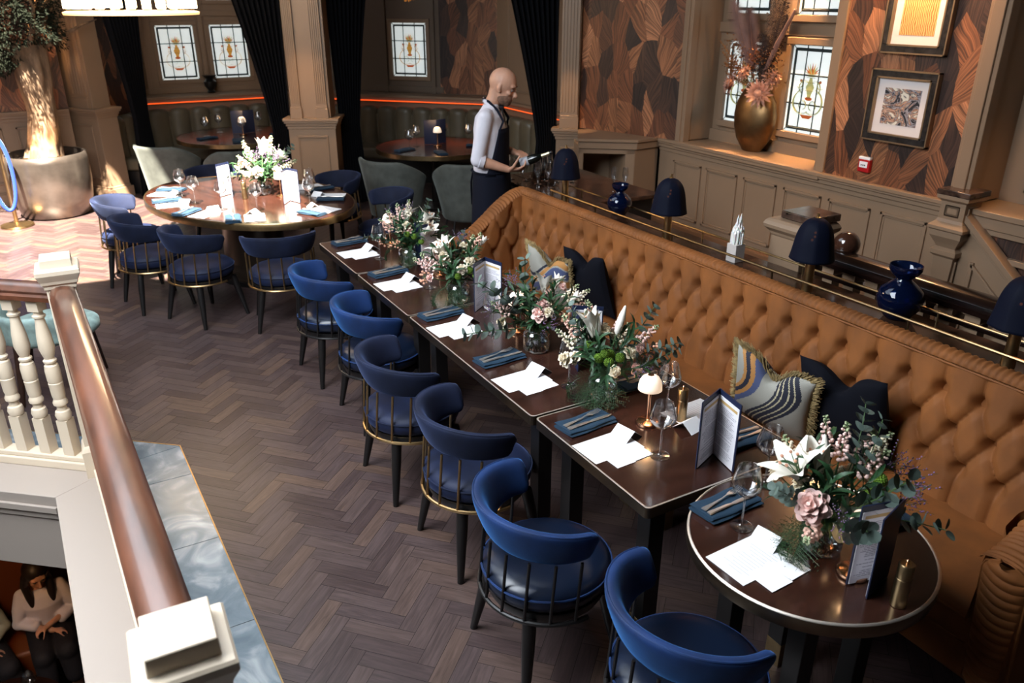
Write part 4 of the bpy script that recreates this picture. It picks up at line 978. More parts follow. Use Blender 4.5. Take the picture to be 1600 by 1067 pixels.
def nset(x, y, a, where, order=1):
    place(np0, x, y, TZ, a, 'folded blue napkin ' + where, 'blue napkins with cutlery')
    c, s = cos(R(a)), sin(R(a))
    def of(u, v): return x + u * c - v * s, y + u * s + v * c
    fx, fy = of(.0, .018); place(fk0, fx, fy, TZ + .0215, a + 6, 'silver fork on the blue napkin ' + where, 'forks on napkins')
    fx, fy = of(.005, -.022); place(kn0, fx, fy, TZ + .0215, a, 'silver knife on the blue napkin ' + where, 'knives on napkins')
nset(1.815, 5.61, 5, 'at the far end of the long row')
nset(1.800, 4.79, 8, 'second from the far end, after the first seam')
nset(1.785, 3.93, 4, 'by the seam before the long middle table')
nset(1.780, 3.22, 4, 'in the middle of the long middle table')
nset(1.780, 2.45, 4, 'at the left edge of the last square table')
nset(1.880, 1.70, 2, 'on the small round table')
# sofa side (fork ends toward the sofa)
nset(2.26, 2.02, 176, 'on the sofa side behind the open menu'); nset(2.24, 2.66, 178, 'on the sofa side beside the lit lamp')
nset(2.26, 1.37, 176, 'on the sofa side of the small round table'); nset(2.25, 4.00, 178, 'on the sofa side behind the second bouquet')
# printed sheets and place cards
def sheets():
    t = thing('menu_sheet', '', 'menu sheet'); MB().bx(-.125, .125, -.083, .083, 0, .0008).build('sheet', WHITE, t, smooth=0)
    mb = MB(); rnd = random.Random(2)
    for i in range(13):
        x = -.088 + i * .0145
        y = -.06 + rnd.random() * .02; yb = .055 - rnd.random() * .04
        mb.bx(x, x + .0014, y, yb, .0008, .0009)
    mb.build('print', INKG, t, smooth=0); return t
INKG = mat('grey_print', (.42, .42, .48), .7)
ms0 = sheets()
sc0 = tag(MB().bx(-.047, .047, -.0375, .0375, 0, .0008).build('card', WHITE, None, smooth=0), '', 'card')
mb = MB(); mb.add([(-.048, -.050, .0), (.048, -.050, 0), (.048, 0, .040), (-.048, 0, .040), (.048, .050, 0), (-.048, .050, 0)], [(0, 1, 2, 3), (3, 2, 4, 5)])
pc0 = tag(mb.build('place_card', WHITE, None, smooth=0, solid=.0006), '', 'place card')
def pset(x, y, a, where):
    c, s = cos(R(a)), sin(R(a))
    def of(u, v): return x + u * c - v * s, y + u * s + v * c
    place(ms0, x, y, TZ, a, 'white printed menu sheet ' + where, 'white menu sheets at the settings')
    px, py = of(-.025, -.115); place(sc0, px, py, TZ + .0012, a, 'small white card, left of two, ' + where, 'small white cards'); 
    px, py = of(.070, -.108); place(sc0, px, py, TZ + .0012, a + 2, 'small white card, right of two, ' + where, 'small white cards')
    px, py = of(.118, .030); place(pc0, px, py, TZ + .001, a - 82, 'white tented place card ' + where, 'white tented place cards')
pset(1.775, 5.34, 3, 'at the far end of the long row'); pset(1.765, 4.565, 3, 'second from the far end'); pset(1.755, 3.72, 3, 'at the left of the long middle table')
pset(1.760, 2.965, 3, 'at the right of the long middle table'); pset(1.755, 2.255, 2, 'on the last square table by the lamp'); pset(1.745, 1.445, 2, 'on the small round table')
place(ms0, 2.26, 2.30, TZ, 184, 'white printed menu sheet on the sofa side behind the open menu', 'white menu sheets at the settings')
place(pc0, 2.15, 2.21, TZ + .001, 12, 'white tented place card on the sofa side behind the mushroom lamp', 'white tented place cards')
# ---- upright menus in navy covers
NCOV = mat('navy_leather_cover', (.008, .014, .045), .45); PAPER = mat('menu_paper', (.74, .72, .76), .6); INK = mat('menu_ink', (.30, .29, .33), .7); GOLDB = mat('gold_heading', (.50, .33, .13), .5)
CREST = mat('gold_crest', (.7, .38, .12), .4, .5)
def menu(x, y, a1, a2, label, h=.295, w=.155, crest=False, z=TZ, blank=False):
    """open book standing upright: spine at (x, y), leaves going out at headings a1 and a2"""
    t = thing('menu', label, 'menu', (x, y, z))
    for i, a in enumerate((a1, a2)):
        M = RZ(R(a)); sg = 1 if i == 0 else -1
        c = MB().bx(0, w, -.0025, .0025, 0, h, M).build('cover', NCOV, t, smooth=0, bevel=.001)
        mb = MB(); mb.bx(.006, w - .006, sg * .0026, sg * .0048, .004, h - .022, M); mb.build('page', PAPER, c, smooth=0)
        mb = MB(); rnd = random.Random(i + 4); e0, e1 = sg * .0048, sg * .0052
        mb.bx(.016, w - .016, e0, e1, h - .048, h - .036, M, 1)
        if not blank:
            zz = h - .064
            while zz > .022:
                if rnd.random() < .86:
                    xx = .018; end = w - .018 - rnd.random() * .03
                    while xx < end:
                        l = min(rnd.uniform(.008, .022), end - xx); mb.bx(xx, xx + l, e0, e1, zz, zz + .0024, M, 0); xx += l + .003
                zz -= .0068
        mb.build('print', [INK, GOLDB], c, smooth=0)
        if crest and i == 0:
            mb = MB(); s2 = -sg
            for k in range(9): a_ = pi * k / 8; mb.tube([(w / 2 + .016 * cos(a_), s2 * .003, h * .68 + .016 * sin(a_)), (w / 2 + .024 * cos(a_), s2 * .003, h * .68 + .026 * sin(a_))], .0016, 4, M)
            mb.lathe([(.012, 0), (.016, .02), (.004, .03)], 8, M @ TR(w / 2, s2 * .003, h * .61) @ Matrix.Diagonal((1, .1, 1, 1)))
            mb.build('crest', CREST, c)
    return t
menu(2.19, 4.84, 196, 160, 'navy covered menu standing open beside the first bouquet on the far table')
menu(2.095, 3.97, 218, 282, 'navy covered menu standing open at the seam before the middle table, both pages facing forward')
menu(2.10, 3.05, 250, 322, 'navy covered menu standing open between the third and fourth bouquets, seen from behind')
menu(2.095, 2.005, 202, 258, 'large navy covered menu standing open on the last square table, both pages facing forward')
menu(2.06, 1.165, 166, 194, 'navy covered menu standing on the small round table, one page facing the camera')
# ---- portable mushroom lamps
OPAL = mat('opal_glass_lit', (.9, .85, .78), .35, emis=(1.0, .72, .48), estr=.75)
OPALC = mat('opal_glass', (.88, .84, .80), .35, emis=(1.0, .80, .62), estr=.35)
def mlamp():
    t = thing('table_lamp', '', 'lamp')
    MB().lathe([(.0001, 0), (.048, 0), (.050, .004), (.049, .012), (.040, .017), (.012, .019), (.0075, .022), (.0075, .20), (.0001, .20)], 32).build('base', COPPER, t)
    MB().lathe([(.0495, .165), (.0515, .166), (.0505, .185), (.046, .205), (.036, .222), (.020, .232), (.014, .2335), (.014, .231), (.034, .219), (.044, .203), (.0485, .185), (.0495, .165)], 32, cap=False).build('shade', OPAL, t, smooth=180)
    MB().lathe([(.0001, .236), (.013, .236), (.014, .232), (.0001, .228)], 20).build('cap', COPPER, t)
    return t
ml = mlamp()
for x, y, l in [(2.02, 2.33, 'lit mushroom lamp with opal dome on the last square table'), (2.075, 5.44, 'mushroom lamp on rose gold stem at the far table, behind the first wine glass'), (2.09, 4.60, 'mushroom lamp with copper base beside the second bouquet'),
                (2.045, 3.50, 'mushroom lamp with copper base beside the third bouquet'), (1.972, 1.228, 'mushroom lamp half hidden behind the menu on the small round table')]:
    place(ml, x, y, TZ, 0, l, 'mushroom lamps on the long row')
for x, y in ((2.02, 2.33),):
    light('mushroom_lamp_light', 'POINT', (x, y, TZ + .15), .9, WARM, size=.02)
light('round_table_lamp_light', 'POINT', (1.972, 1.228, TZ + .15), .5, WARM, size=.02)
# ---- bronze grinder cylinders
gr = thing('pepper_grinder', '', 'grinder')
MB().lathe([(.0001, 0), (.0235, 0), (.0235, .10), (.0225, .101), (.0225, .105), (.0235, .106), (.0235, .150), (.021, .153), (.0001, .153)], 28).build('body', DBRASS, gr)
MB().lathe([(.006, .153), (.0045, .160), (.0055, .164), (.003, .168), (.0001, .169)], 14).build('knob', COPPER, gr)
for x, y, l in [(2.165, 2.28, 'bronze grinder behind the lit mushroom lamp'), (1.975, 1.065, 'bronze grinder behind the menu at the near edge of the small round table'), (2.105, 5.22, 'gold grinder beside the first bouquet'), (2.075, 3.42, 'gold grinder left of the third bouquet')]:
    place(gr, x, y, TZ, 0, l, 'bronze grinders on the tables')
# ================================================================ FLOWERS
def leafmat(n, c, r=.5): return mat(n, c, r, var=.25, vscale=18)
G_DK = leafmat('deep_fern_green', (.020, .062, .022)); G_EU = leafmat('eucalyptus_grey_green', (.095, .135, .115), .6); G_MD = leafmat('leaf_green', (.045, .10, .025)); G_LT = leafmat('lime_button', (.13, .24, .022), .8)
PINK = mat('blush_petal', (.80, .45, .38), .6, sss=.1); CREAMP = mat('cream_petal', (.92, .82, .64), .6); WHITEP = mat('white_lily_petal', (.93, .88, .78), .55); PALEP = mat('pale_pink_petal', (.90, .62, .56), .6)
VIOLET = mat('violet_bloom', (.22, .13, .28), .8); PEACH = mat('peach_berry', (.75, .38, .25), .45); STEMG = mat('stem_green', (.05, .10, .03), .6); GREENB = mat('green_bud', (.42, .48, .28), .6)
def petal(mb, L, Wd, cup, lean, az, z0=0, tip=.0, n=5, mi=0, curl=0.0):
    """petal growing up from origin: lean = outward angle"""
    def fn(u, v):
        t_ = u; w = Wd * sin(pi * min(.97, .12 + .80 * t_ ** (.8 + tip))) * (1 - tip * t_ * .75); a = (v - .5) * 2
        r = L * t_; ang = lean + curl * t_ * t_
        x = r * sin(ang) - cup * (a * a) * w * -1 * 0; z = r * cos(ang)
        xx = x - cup * a * a * w * .9 * cos(lean); zz = z + cup * a * a * w * .5 * sin(lean)
        return (xx + .15 * L * sin(lean) * 0, a * w, zz + z0)
    mb.grid(fn, n, 5, M=RZ(az), mi=mi)
def mesh_of(f, mats, smooth=180):
    mb = MB(); f(mb); return mb.mesh('flower', mats, smooth)
def rose_f(col):
    def f(mb):
        rnd = random.Random(1)
        for ring, (n, L, w, ln, cp) in enumerate([(3, .034, .013, R(2), .9), (4, .036, .018, R(8), .85), (5, .036, .022, R(15), .8), (5, .036, .026, R(25), .75), (6, .035, .027, R(40), .6)]):
            for k in range(n): petal(mb, L, w, cp, ln + rnd.uniform(-.05, .05), 2 * pi * k / n + ring * .7, z0=-.003 * ring, n=7, curl=.15 + .12 * ring)
        mb.sphere((0, 0, .012), .012, 10, 8, sc=(1, 1, 1.5))
        for k in range(5): petal(mb, .022, .005, .2, R(80), 2 * pi * k / 5, z0=-.006, tip=.6, mi=1)
        mb.tube([(0, 0, -.005), (0, 0, -.12)], .0022, 5, mi=1)
    return mesh_of(f, [col, STEMG])
def lily_f(openn):
    def f(mb):
        for k in range(6): petal(mb, .105 if k % 2 else .10, .026 if k % 2 else .021, .45, R(12 + openn), pi * k / 3, tip=.55, n=9, curl=R(openn * 1.2))
        for k in range(6):
            a = pi * k / 3 + .4; mb.tube([(0, 0, .01), (.012 * cos(a), .012 * sin(a), .05), (.02 * cos(a), .02 * sin(a), .068)], .001, 4, mi=1); mb.sphere((.02 * cos(a), .02 * sin(a), .07), .004, 6, 4, mi=2)
        mb.tube([(0, 0, .005), (0, 0, -.13)], .0028, 5, mi=1)
    return mesh_of(f, [WHITEP, STEMG, PEACH])
def bud_f(mb):
    mb.lathe([(.0001, 0), (.010, .012), (.013, .04), (.011, .07), (.004, .098), (.0001, .102)], 9, cap=False); mb.tube([(0, 0, .003), (0, 0, -.12)], .0024, 5, mi=1)
def stock_f(col):
    def f(mb):
        rnd = random.Random(4); mb.tube([(0, 0, -.12), (0, 0, .10)], .0025, 5, mi=1)
        for k in range(26):
            z = -.01 + .11 * (k / 26); a = k * 2.4; r = .020 * (1 - .7 * (k / 26)); s = .0125 * (1 - .55 * k / 26)
            p = (r * cos(a), r * sin(a), z)
            for q in range(3):
                d = (rnd.uniform(-1, 1) * s * .5, rnd.uniform(-1, 1) * s * .5, rnd.uniform(-1, 1) * s * .5); mb.sphere((p[0] + d[0], p[1] + d[1], p[2] + d[2]), s * .62, 6, 4, mi=0 if k < 21 else 2, sc=(1, 1, .8))
    return mesh_of(f, [col, STEMG, GREENB])
def button_f(mb):
    rnd = random.Random(6)
    for i in range(90):
        z = 1 - 2 * (i + .5) / 90; r = math.sqrt(1 - z * z); a = i * 2.39996; mb.sphere((.0165 * r * cos(a), .0165 * r * sin(a), .0165 * z), .0034, 5, 3)
    mb.sphere((0, 0, 0), .0165, 10, 8); mb.tube([(0, 0, -.012), (0, 0, -.12)], .002, 5, mi=1)
def disc(mb, c, nrm, r, mi=0, n=9, up=None):
    q = Vector(nrm).to_track_quat('Z', 'Y').to_matrix().to_4x4(); M = TR(*c) @ q
    vs = [(0, 0, -.12 * r)] + [(r * cos(2 * pi * i / n), r * .9 * sin(2 * pi * i / n), .06 * r * cos(4 * pi * i / n)) for i in range(n)]
    mb.add(vs, [(0, 1 + i, 1 + (i + 1) % n) for i in range(n)], M, mi)
def euc_f(mb):
    rnd = random.Random(9); pts = [Vector((.05 * (k / 10) ** 2, 0, -.10 + .24 * k / 10)) for k in range(11)]; mb.tube(pts, .0017, 5, mi=1)
    for k in range(3, 11):
        for sg in (-1, 1):
            a = k * 1.57 + (0 if sg > 0 else pi); r = .023 * (1 - .045 * (k - 3)); d = Vector((cos(a), sin(a), .5)); p = pts[k] + d * r * .9
            disc(mb, p, Vector((-cos(a) * .6 + rnd.uniform(-.3, .3), -sin(a) * .6 + rnd.uniform(-.3, .3), 1)), r)
def fern_f(mb):
    pts = [Vector((.11 * (k / 16) ** 1.6, 0, .21 * (k / 16) - .10 * (k / 16) ** 3)) for k in range(17)]; mb.tube(pts, .0012, 4, mi=0); rnd = random.Random(8)
    for k in range(2, 17):
        l = .055 * sin(pi * (k / 17) ** .7) + .008; t_ = (pts[k] - pts[k - 1]).normalized()
        for sg in (-1, 1):
            l *= rnd.uniform(.75, 1.2); jt = Vector((rnd.uniform(-.3, .3), 0, rnd.uniform(-.35, .35)))
            for s in range(7):
                b = pts[k] + (Vector((t_.x * .3, sg * 1, t_.z * .3)) + jt * (s / 5)) * l * (s + 1) / 7; ll = rnd.uniform(.007, .013) * (1 - s / 10)
                for s2 in (-1, 1):
                    e = b + (t_ * s2 * .8 + Vector((0, sg * .5, rnd.uniform(-.9, .9)))) * ll
                    m_ = (b + e) / 2 + Vector((0, 0, .0)) ; w = Vector((.0, .0012, .0016)); mb.add([b, m_ + w, e, m_ - w], [(0, 1, 2, 3)])
            mb.tube([pts[k], pts[k] + Vector((t_.x * .3, sg, t_.z * .3)) * l], .0006, 3)
def leaf_f(mb):
    rnd = random.Random(12); mb.tube([(0, 0, -.10), (0, 0, .10)], .002, 5)
    for k in range(12):
        z = -.06 + .016 * k; a = k * 2.3; L = .055 + rnd.random() * .02
        petal(mb, L, .0095, .3, R(48 - 2.5 * k), a, z0=z, tip=.5, n=6, curl=.5)
def haze_f(mb):
    rnd = random.Random(15); mb.tube([(0, 0, -.12), (0, 0, .04)], .0014, 4, mi=1)
    for k in range(16):
        d = Vector((rnd.uniform(-1, 1), rnd.uniform(-1, 1), rnd.uniform(.3, 1.6))).normalized() * rnd.uniform(.05, .10); b = Vector((0, 0, rnd.uniform(0, .04))); mb.tube([b, b + d], .0006, 3, mi=1)
        for q in range(5): p = b + d * (.5 + .1 * q) + Vector((rnd.uniform(-1, 1), rnd.uniform(-1, 1), rnd.uniform(-1, 1))) * .005; mb.sphere(p, .0024, 5, 3)
def berry_f(mb):
    rnd = random.Random(17); mb.tube([(0, 0, -.12), (0, 0, .02)], .002, 4, mi=1)
    for k in range(13):
        p = Vector((rnd.uniform(-1, 1), rnd.uniform(-1, 1), rnd.uniform(-.2, 1))) * .028; mb.tube([(0, 0, 0), p], .0008, 3, mi=1); mb.sphere(p, .0062, 7, 5)
FL = dict(rose_pink=rose_f(PALEP), rose_cream=rose_f(CREAMP), lily=lily_f(15), lily_half=lily_f(5), bud=mesh_of(bud_f, [WHITEP, STEMG]), stock=stock_f(PALEP), stock_peach=stock_f(mat('peach_petal', (.80, .50, .40), .6)),
          stock_white=stock_f(CREAMP), button=mesh_of(button_f, [G_LT, STEMG]), euc=mesh_of(euc_f, [G_EU, STEMG], 0), fern=mesh_of(fern_f, [G_DK], 0), leaf=mesh_of(leaf_f, [G_DK]), haze=mesh_of(haze_f, [VIOLET, STEMG]), berry=mesh_of(berry_f, [PEACH, STEMG]))
FN = dict(rose_pink='rose', rose_cream='rose', lily='lily', lily_half='lily', bud='lily_bud', stock='stock_flower', stock_peach='stock_flower', stock_white='stock_flower', button='green_button_flower', euc='eucalyptus_sprig', fern='fern_frond', leaf='leaf_sprig', haze='sea_lavender_sprig', berry='berry_sprig')
vase0 = thing('glass_vase', '', 'vase')
MB().lathe([(.0001, 0), (.060, 0), (.068, .006), (.070, .02), (.070, .085), (.066, .10), (.056, .108), (.0555, .118), (.058, .122), (.055, .1235), (.053, .118), (.0535, .108), (.063, .098), (.0665, .084), (.0665, .02), (.064, .010), (.0001, .008)], 32, cap=False).build('jar', GLASS, vase0, smooth=60)
MB().lathe([(.0001, .0095), (.062, .0105), (.0655, .02), (.0655, .060), (.0001, .060)], 28, cap=False).build('water', WATER, vase0, smooth=40)
mb = MB(); rnd = random.Random(3)
for k in range(22):
    a = rnd.uniform(0, 6.28); b = a + rnd.uniform(2.2, 4); mb.tube([(.05 * cos(a) * rnd.random(), .05 * sin(a) * rnd.random(), .014), (.035 * cos(b), .035 * sin(b), .125)], .0019, 5)
for k in range(26):
    a = rnd.uniform(0, 6.28); r_ = rnd.uniform(.02, .055); z = rnd.uniform(.05, .11); petal(mb, .04, .006, .2, rnd.uniform(.2, 1.2), a, z0=z, tip=.5)
mb.build('stems', G_MD, vase0, smooth=60)
def bouquet(x, y, label, vlabel, items, seed, s=1.0, z=TZ, vasep=True, place_vase=True):
    rnd = random.Random(seed)
    if place_vase: place(vase0, x, y, z, seed * 40, vlabel, 'glass jars of flowers')
    t = thing('bouquet', label, 'flowers', (x, y, z + .115)); t.scale = (s,) * 3
    for k, az, el, L, *rest in items:
        """az heading in degrees, el elevation, L distance of the head from the jar's mouth"""
        a, e = R(az + rnd.uniform(-4, 4)), R(el + rnd.uniform(-3, 3)); d = Vector((cos(e) * cos(a), cos(e) * sin(a), sin(e))); L = L * rnd.uniform(.96, 1.04)
        sc_ = rest[0] if rest else 1.0
        if k == 'fern':
            q = Matrix.Rotation(a, 4, 'Z') @ Matrix.Rotation(pi / 2 - e, 4, 'Y'); M = TR(*(d * .02)) @ q
        else: q = d.to_track_quat('Z', 'Y').to_matrix().to_4x4() @ RZ(rnd.uniform(0, 6.28)); M = TR(*(d * L)) @ q
        inst(FN[k], FL[k], t, M @ Matrix.Scale(sc_, 4))
    return t
def fill(seed, n=9, extra=()):
    rnd = random.Random(seed); it = []
    for k in range(n): it.append(('leaf', 360 * k / n, rnd.uniform(15, 70), rnd.uniform(.06, .13), 1.05))
    for k in range(5): it.append(('leaf', 72 * k, 62, .10, 1.1))
    for k in range(8): it.append((rnd.choice(['stock_white', 'stock', 'rose_cream', 'rose_cream', 'rose_pink', 'haze']), rnd.uniform(0, 360), rnd.uniform(22, 68), rnd.uniform(.13, .19), rnd.uniform(.85, 1.15)))
    return it + list(extra)
# camera looks along heading ~60 deg; left in the photo is heading ~150, right is -30, toward camera -120
LF, RT, TC, BK = 155, -25, -115, 60
bouquet(2.01, 4.93, 'bouquet of white lilies, peach stocks and berries on the far table', 'glass jar of the first bouquet on the far table', fill(1) + [('lily', 70, 62, .17, 1.2), ('lily', -20, 58, .19, 1.15), ('rose_cream', RT, 50, .19, 1.2), ('lily_half', -60, 40, .17, 1.1), ('stock_peach', LF, 45, .17), ('stock_peach', 165, 62, .19), ('stock', 120, 72, .2), ('berry', LF, 12, .16, 1.1), ('berry', -150, 22, .13),
    ('button', -90, 40, .15), ('button', -70, 25, .15), ('button', TC, 48, .15), ('euc', RT, 40, .17), ('euc', -10, 62, .2), ('euc', LF, 25, .16, .9), ('rose_pink', TC, 62, .15), ('stock_white', 60, 75, .22), ('fern', LF, 10, 0, 1.0), ('fern', TC, 5, 0), ('haze', 80, 70, .2), ('leaf', RT, 15, .14)], 11, 1.05)
bouquet(1.975, 4.09, 'bouquet of white lily, pink stocks and green buttons, second from the far end', 'glass jar of the second bouquet', fill(2) + [('lily', 150, 66, .17, 1.25), ('lily_half', 90, 55, .18, 1.1), ('stock', LF, 30, .18), ('stock', 165, 45, .17, 1.1), ('berry', LF, 12, .18, 1.2), ('rose_pink', 175, 18, .17, .8), ('button', -100, 50, .15, 1.1), ('button', -80, 40, .155, 1.1), ('button', -60, 48, .15, 1.1), ('button', -70, 28, .16, 1.1), ('button', TC, 35, .15),
    ('button', -45, 35, .16), ('rose_cream', RT, 22, .21, 1.2), ('stock_white', 20, 60, .19), ('stock_peach', -10, 62, .21, 1.1), ('lily_half', 5, 48, .24, .6), ('rose_cream', 30, 72, .21, .8), ('euc', 60, 50, .18), ('fern', LF, -8, 0, 1.15), ('fern', -150, -12, 0, 1.2), ('fern', TC, -5, 0, 1.0), ('fern', 180, 5, 0, 1.1), ('haze', 60, 60, .2), ('leaf', RT, 10, .15)], 12, 1.08)
bouquet(2.01, 3.24, 'bouquet of pink rose, cream lily and broad eucalyptus in the middle of the row', 'glass jar of the third bouquet', fill(3) + [('lily', 40, 62, .19, 1.15), ('lily_half', 20, 56, .22, .9), ('rose_pink', TC, 48, .165, 1.3), ('stock', LF, 36, .18), ('rose_cream', LF, 14, .17, 1.1), ('euc', LF, 52, .17, 1.5), ('euc', 165, 8, .15, 1.5), ('euc', 140, 70, .17, 1.3), ('stock_peach', RT, 30, .18, 1.1), ('stock_peach', -40, 12, .17), ('stock_white', -20, 48, .22, .9),
    ('haze', 140, 60, .22, 1.1), ('haze', -100, 25, .15), ('haze', LF, 30, .2), ('rose_pink', 0, 55, .24, .9), ('stock_white', -5, 30, .24), ('berry', -60, 30, .18), ('fern', RT, 15, 0, 1.1), ('leaf', 100, 70, .17), ('leaf', RT, 5, .14), ('lily_half', RT, 45, .22, .7)], 13, 1.05)
bouquet(2.005, 2.64, 'bouquet with two tall cream lily buds and green buttons, beside the lit lamp', 'glass jar of the fourth bouquet by the seam', fill(4) + [('lily_half', 120, 72, .17, 1.3), ('bud', 105, 78, .17, 1.3), ('bud', 0, 74, .17, 1.35), ('rose_cream', 60, 66, .17, 1.3), ('rose_cream', 168, 28, .20, 1.15), ('stock_peach', 120, 48, .20, 1.1), ('stock_white', 140, 42, .18), ('stock_peach', 90, 68, .21), ('stock', 30, 52, .20, .9),
    ('button', -110, 60, .15, 1.15), ('button', TC, 44, .155, 1.15), ('button', -140, 46, .16, 1.1), ('button', -90, 50, .16, 1.1), ('button', -128, 56, .17, 1.05), ('button', 172, 60, .17), ('haze', RT, 15, .15, 1.1), ('haze', -70, 20, .14), ('euc', RT, 30, .18, 1.1), ('euc', -10, 45, .19, 1.2), ('euc', -50, 18, .17, 1.1), ('stock', -20, 42, .22), ('rose_pink', -5, 28, .20, .8), ('rose_pink', -40, 40, .19, .75), ('berry', RT, 26, .23),
    ('fern', 170, -10, 0, 1.15), ('fern', -160, -14, 0, 1.25), ('fern', -140, -6, 0, 1.15), ('fern', 150, 6, 0, 1.1), ('fern', TC, 0, 0, 1.0), ('fern', 185, -30, 0, 1.2), ('euc', 140, 55, .19), ('leaf', RT, 5, .15)], 14, 1.06)
bouquet(1.99, 1.375, 'bouquet of large white lily, pink rose and eucalyptus on the small round table', 'glass jar of the bouquet on the small round table', fill(5) + [('lily', 150, 58, .17, 1.45), ('lily_half', 140, 74, .16, 1.2), ('bud', 110, 80, .17, 1.2), ('rose_pink', -165, 38, .17, 1.75), ('stock_peach', -150, 14, .15, 1.1), ('rose_cream', 130, 60, .19, 1.2), ('stock', 30, 62, .20, 1.1), ('stock', 5, 54, .21, 1.1), ('stock', 60, 66, .22), ('stock_peach', -10, 46, .18),
    ('button', -40, 44, .17, 1.2), ('button', -50, 34, .17, 1.25), ('button', -30, 30, .19, 1.25), ('button', -25, 42, .20, 1.2), ('euc', TC, 22, .15, 1.3), ('euc', -95, 42, .15, 1.35), ('euc', -60, 25, .17, 1.2), ('euc', 0, 62, .22, 1.1), ('euc', -20, 58, .22), ('stock_white', -8, 50, .26, .9), ('haze', RT, 26, .22, 1.3), ('haze', -10, 34, .22, 1.2), ('haze', -130, 28, .14), ('haze', -35, 18, .2, 1.2),
    ('fern', 168, -14, 0, 1.15), ('fern', 178, -4, 0, 1.1), ('fern', 155, -8, 0, 1.2), ('fern', 190, 0, 0, 1.1), ('berry', -20, 35, .2), ('euc', 165, 40, .18, .9)], 15, 1.05)
bouquet(1.66, 7.55, 'sunlit bouquet of white and lilac flowers on the oval table', 'glass jar of the bouquet on the oval table', fill(6) + [('stock_white', 140, 70, .22, 1.3), ('rose_cream', 165, 50, .2, 1.5), ('rose_cream', LF, 30, .2, 1.4), ('rose_cream', TC, 40, .17, 1.5), ('lily', -20, 50, .2, 1.2), ('lily_half', 60, 70, .22, 1.4), ('stock_white', 30, 65, .24, 1.3), ('haze', -40, 50, .18, 1.5), ('haze', -60, 60, .18, 1.3), ('euc', RT, 50, .24, 1.1), ('euc', LF, 15, .2), ('rose_cream', -60, 30, .2, 1.3),
    ('stock_white', RT, 30, .22, 1.2), ('fern', LF, -5, 0, 1.2), ('rose_cream', 120, 55, .17, 1.5), ('berry', -30, 20, .2)], 16, 1.15)
# ================================================================ OVAL TABLE SETTINGS
def ovp(th, k=1.0):
    a = R(th); u, v = OV['a'] * k * cos(a), OV['b'] * k * sin(a); c, s = cos(OV['ang']), sin(OV['ang'])
    return OV['c'][0] + u * c - v * s, OV['c'][1] + u * s + v * c
rnd = random.Random(44)
OS = [(15, 'left end'), (58, 'left side'), (95, 'front left'), (128, 'front centre'), (172, 'near right end'), (215, 'right side'), (262, 'far right side')]
for i, (th, w) in enumerate([(40, 'at its far left end'), (72, 'at its left side, in sunlight'), (104, 'at its front left, in sunlight'), (136, 'at its front centre, in sunlight'), (190, 'at its right end'), (232, 'at its far right'), (262, 'at its far side')]):
    x, y = ovp(th, .80); a = math.degrees(math.atan2(OV['c'][1] - y, OV['c'][0] - x)); w = 'on the oval table ' + w
    c, s = cos(R(a)), sin(R(a))
    def of(u, v): return x + u * c - v * s, y + u * s + v * c
    px, py = of(-.02, .14); place(np0, px, py, TZ, a, 'folded blue napkin ' + w, 'blue napkins with cutlery'); place(fk0, px, py, TZ + .0215, a + 5, 'silver fork ' + w, 'forks on napkins')
    px, py = of(0, -.03); place(ms0, px, py, TZ, a, 'white printed menu sheet ' + w, 'white menu sheets at the settings')
    px, py = of(.12, -.02); place(pc0, px, py, TZ, a - 30, 'white tented place card ' + w, 'white tented place cards')
    px, py = of(.20, -.06); place(g0, px, py, TZ, 0, 'wine glass ' + w, 'wine glasses on the oval table')
menu(1.40, 7.72, 215, 262, 'navy menu with gold crest standing open left of the oval table bouquet', crest=True)
menu(1.80, 7.18, 235, 290, 'navy menu standing open right of the oval table bouquet, page to the camera')
place(gr, 1.46, 7.45, TZ, 0, 'bronze grinder in sunlight beside the crested menu', 'bronze grinders on the tables')
place(ml, 1.77, 7.36, TZ, 0, 'mushroom lamp behind the right menu on the oval table', 'mushroom lamps on the oval table')
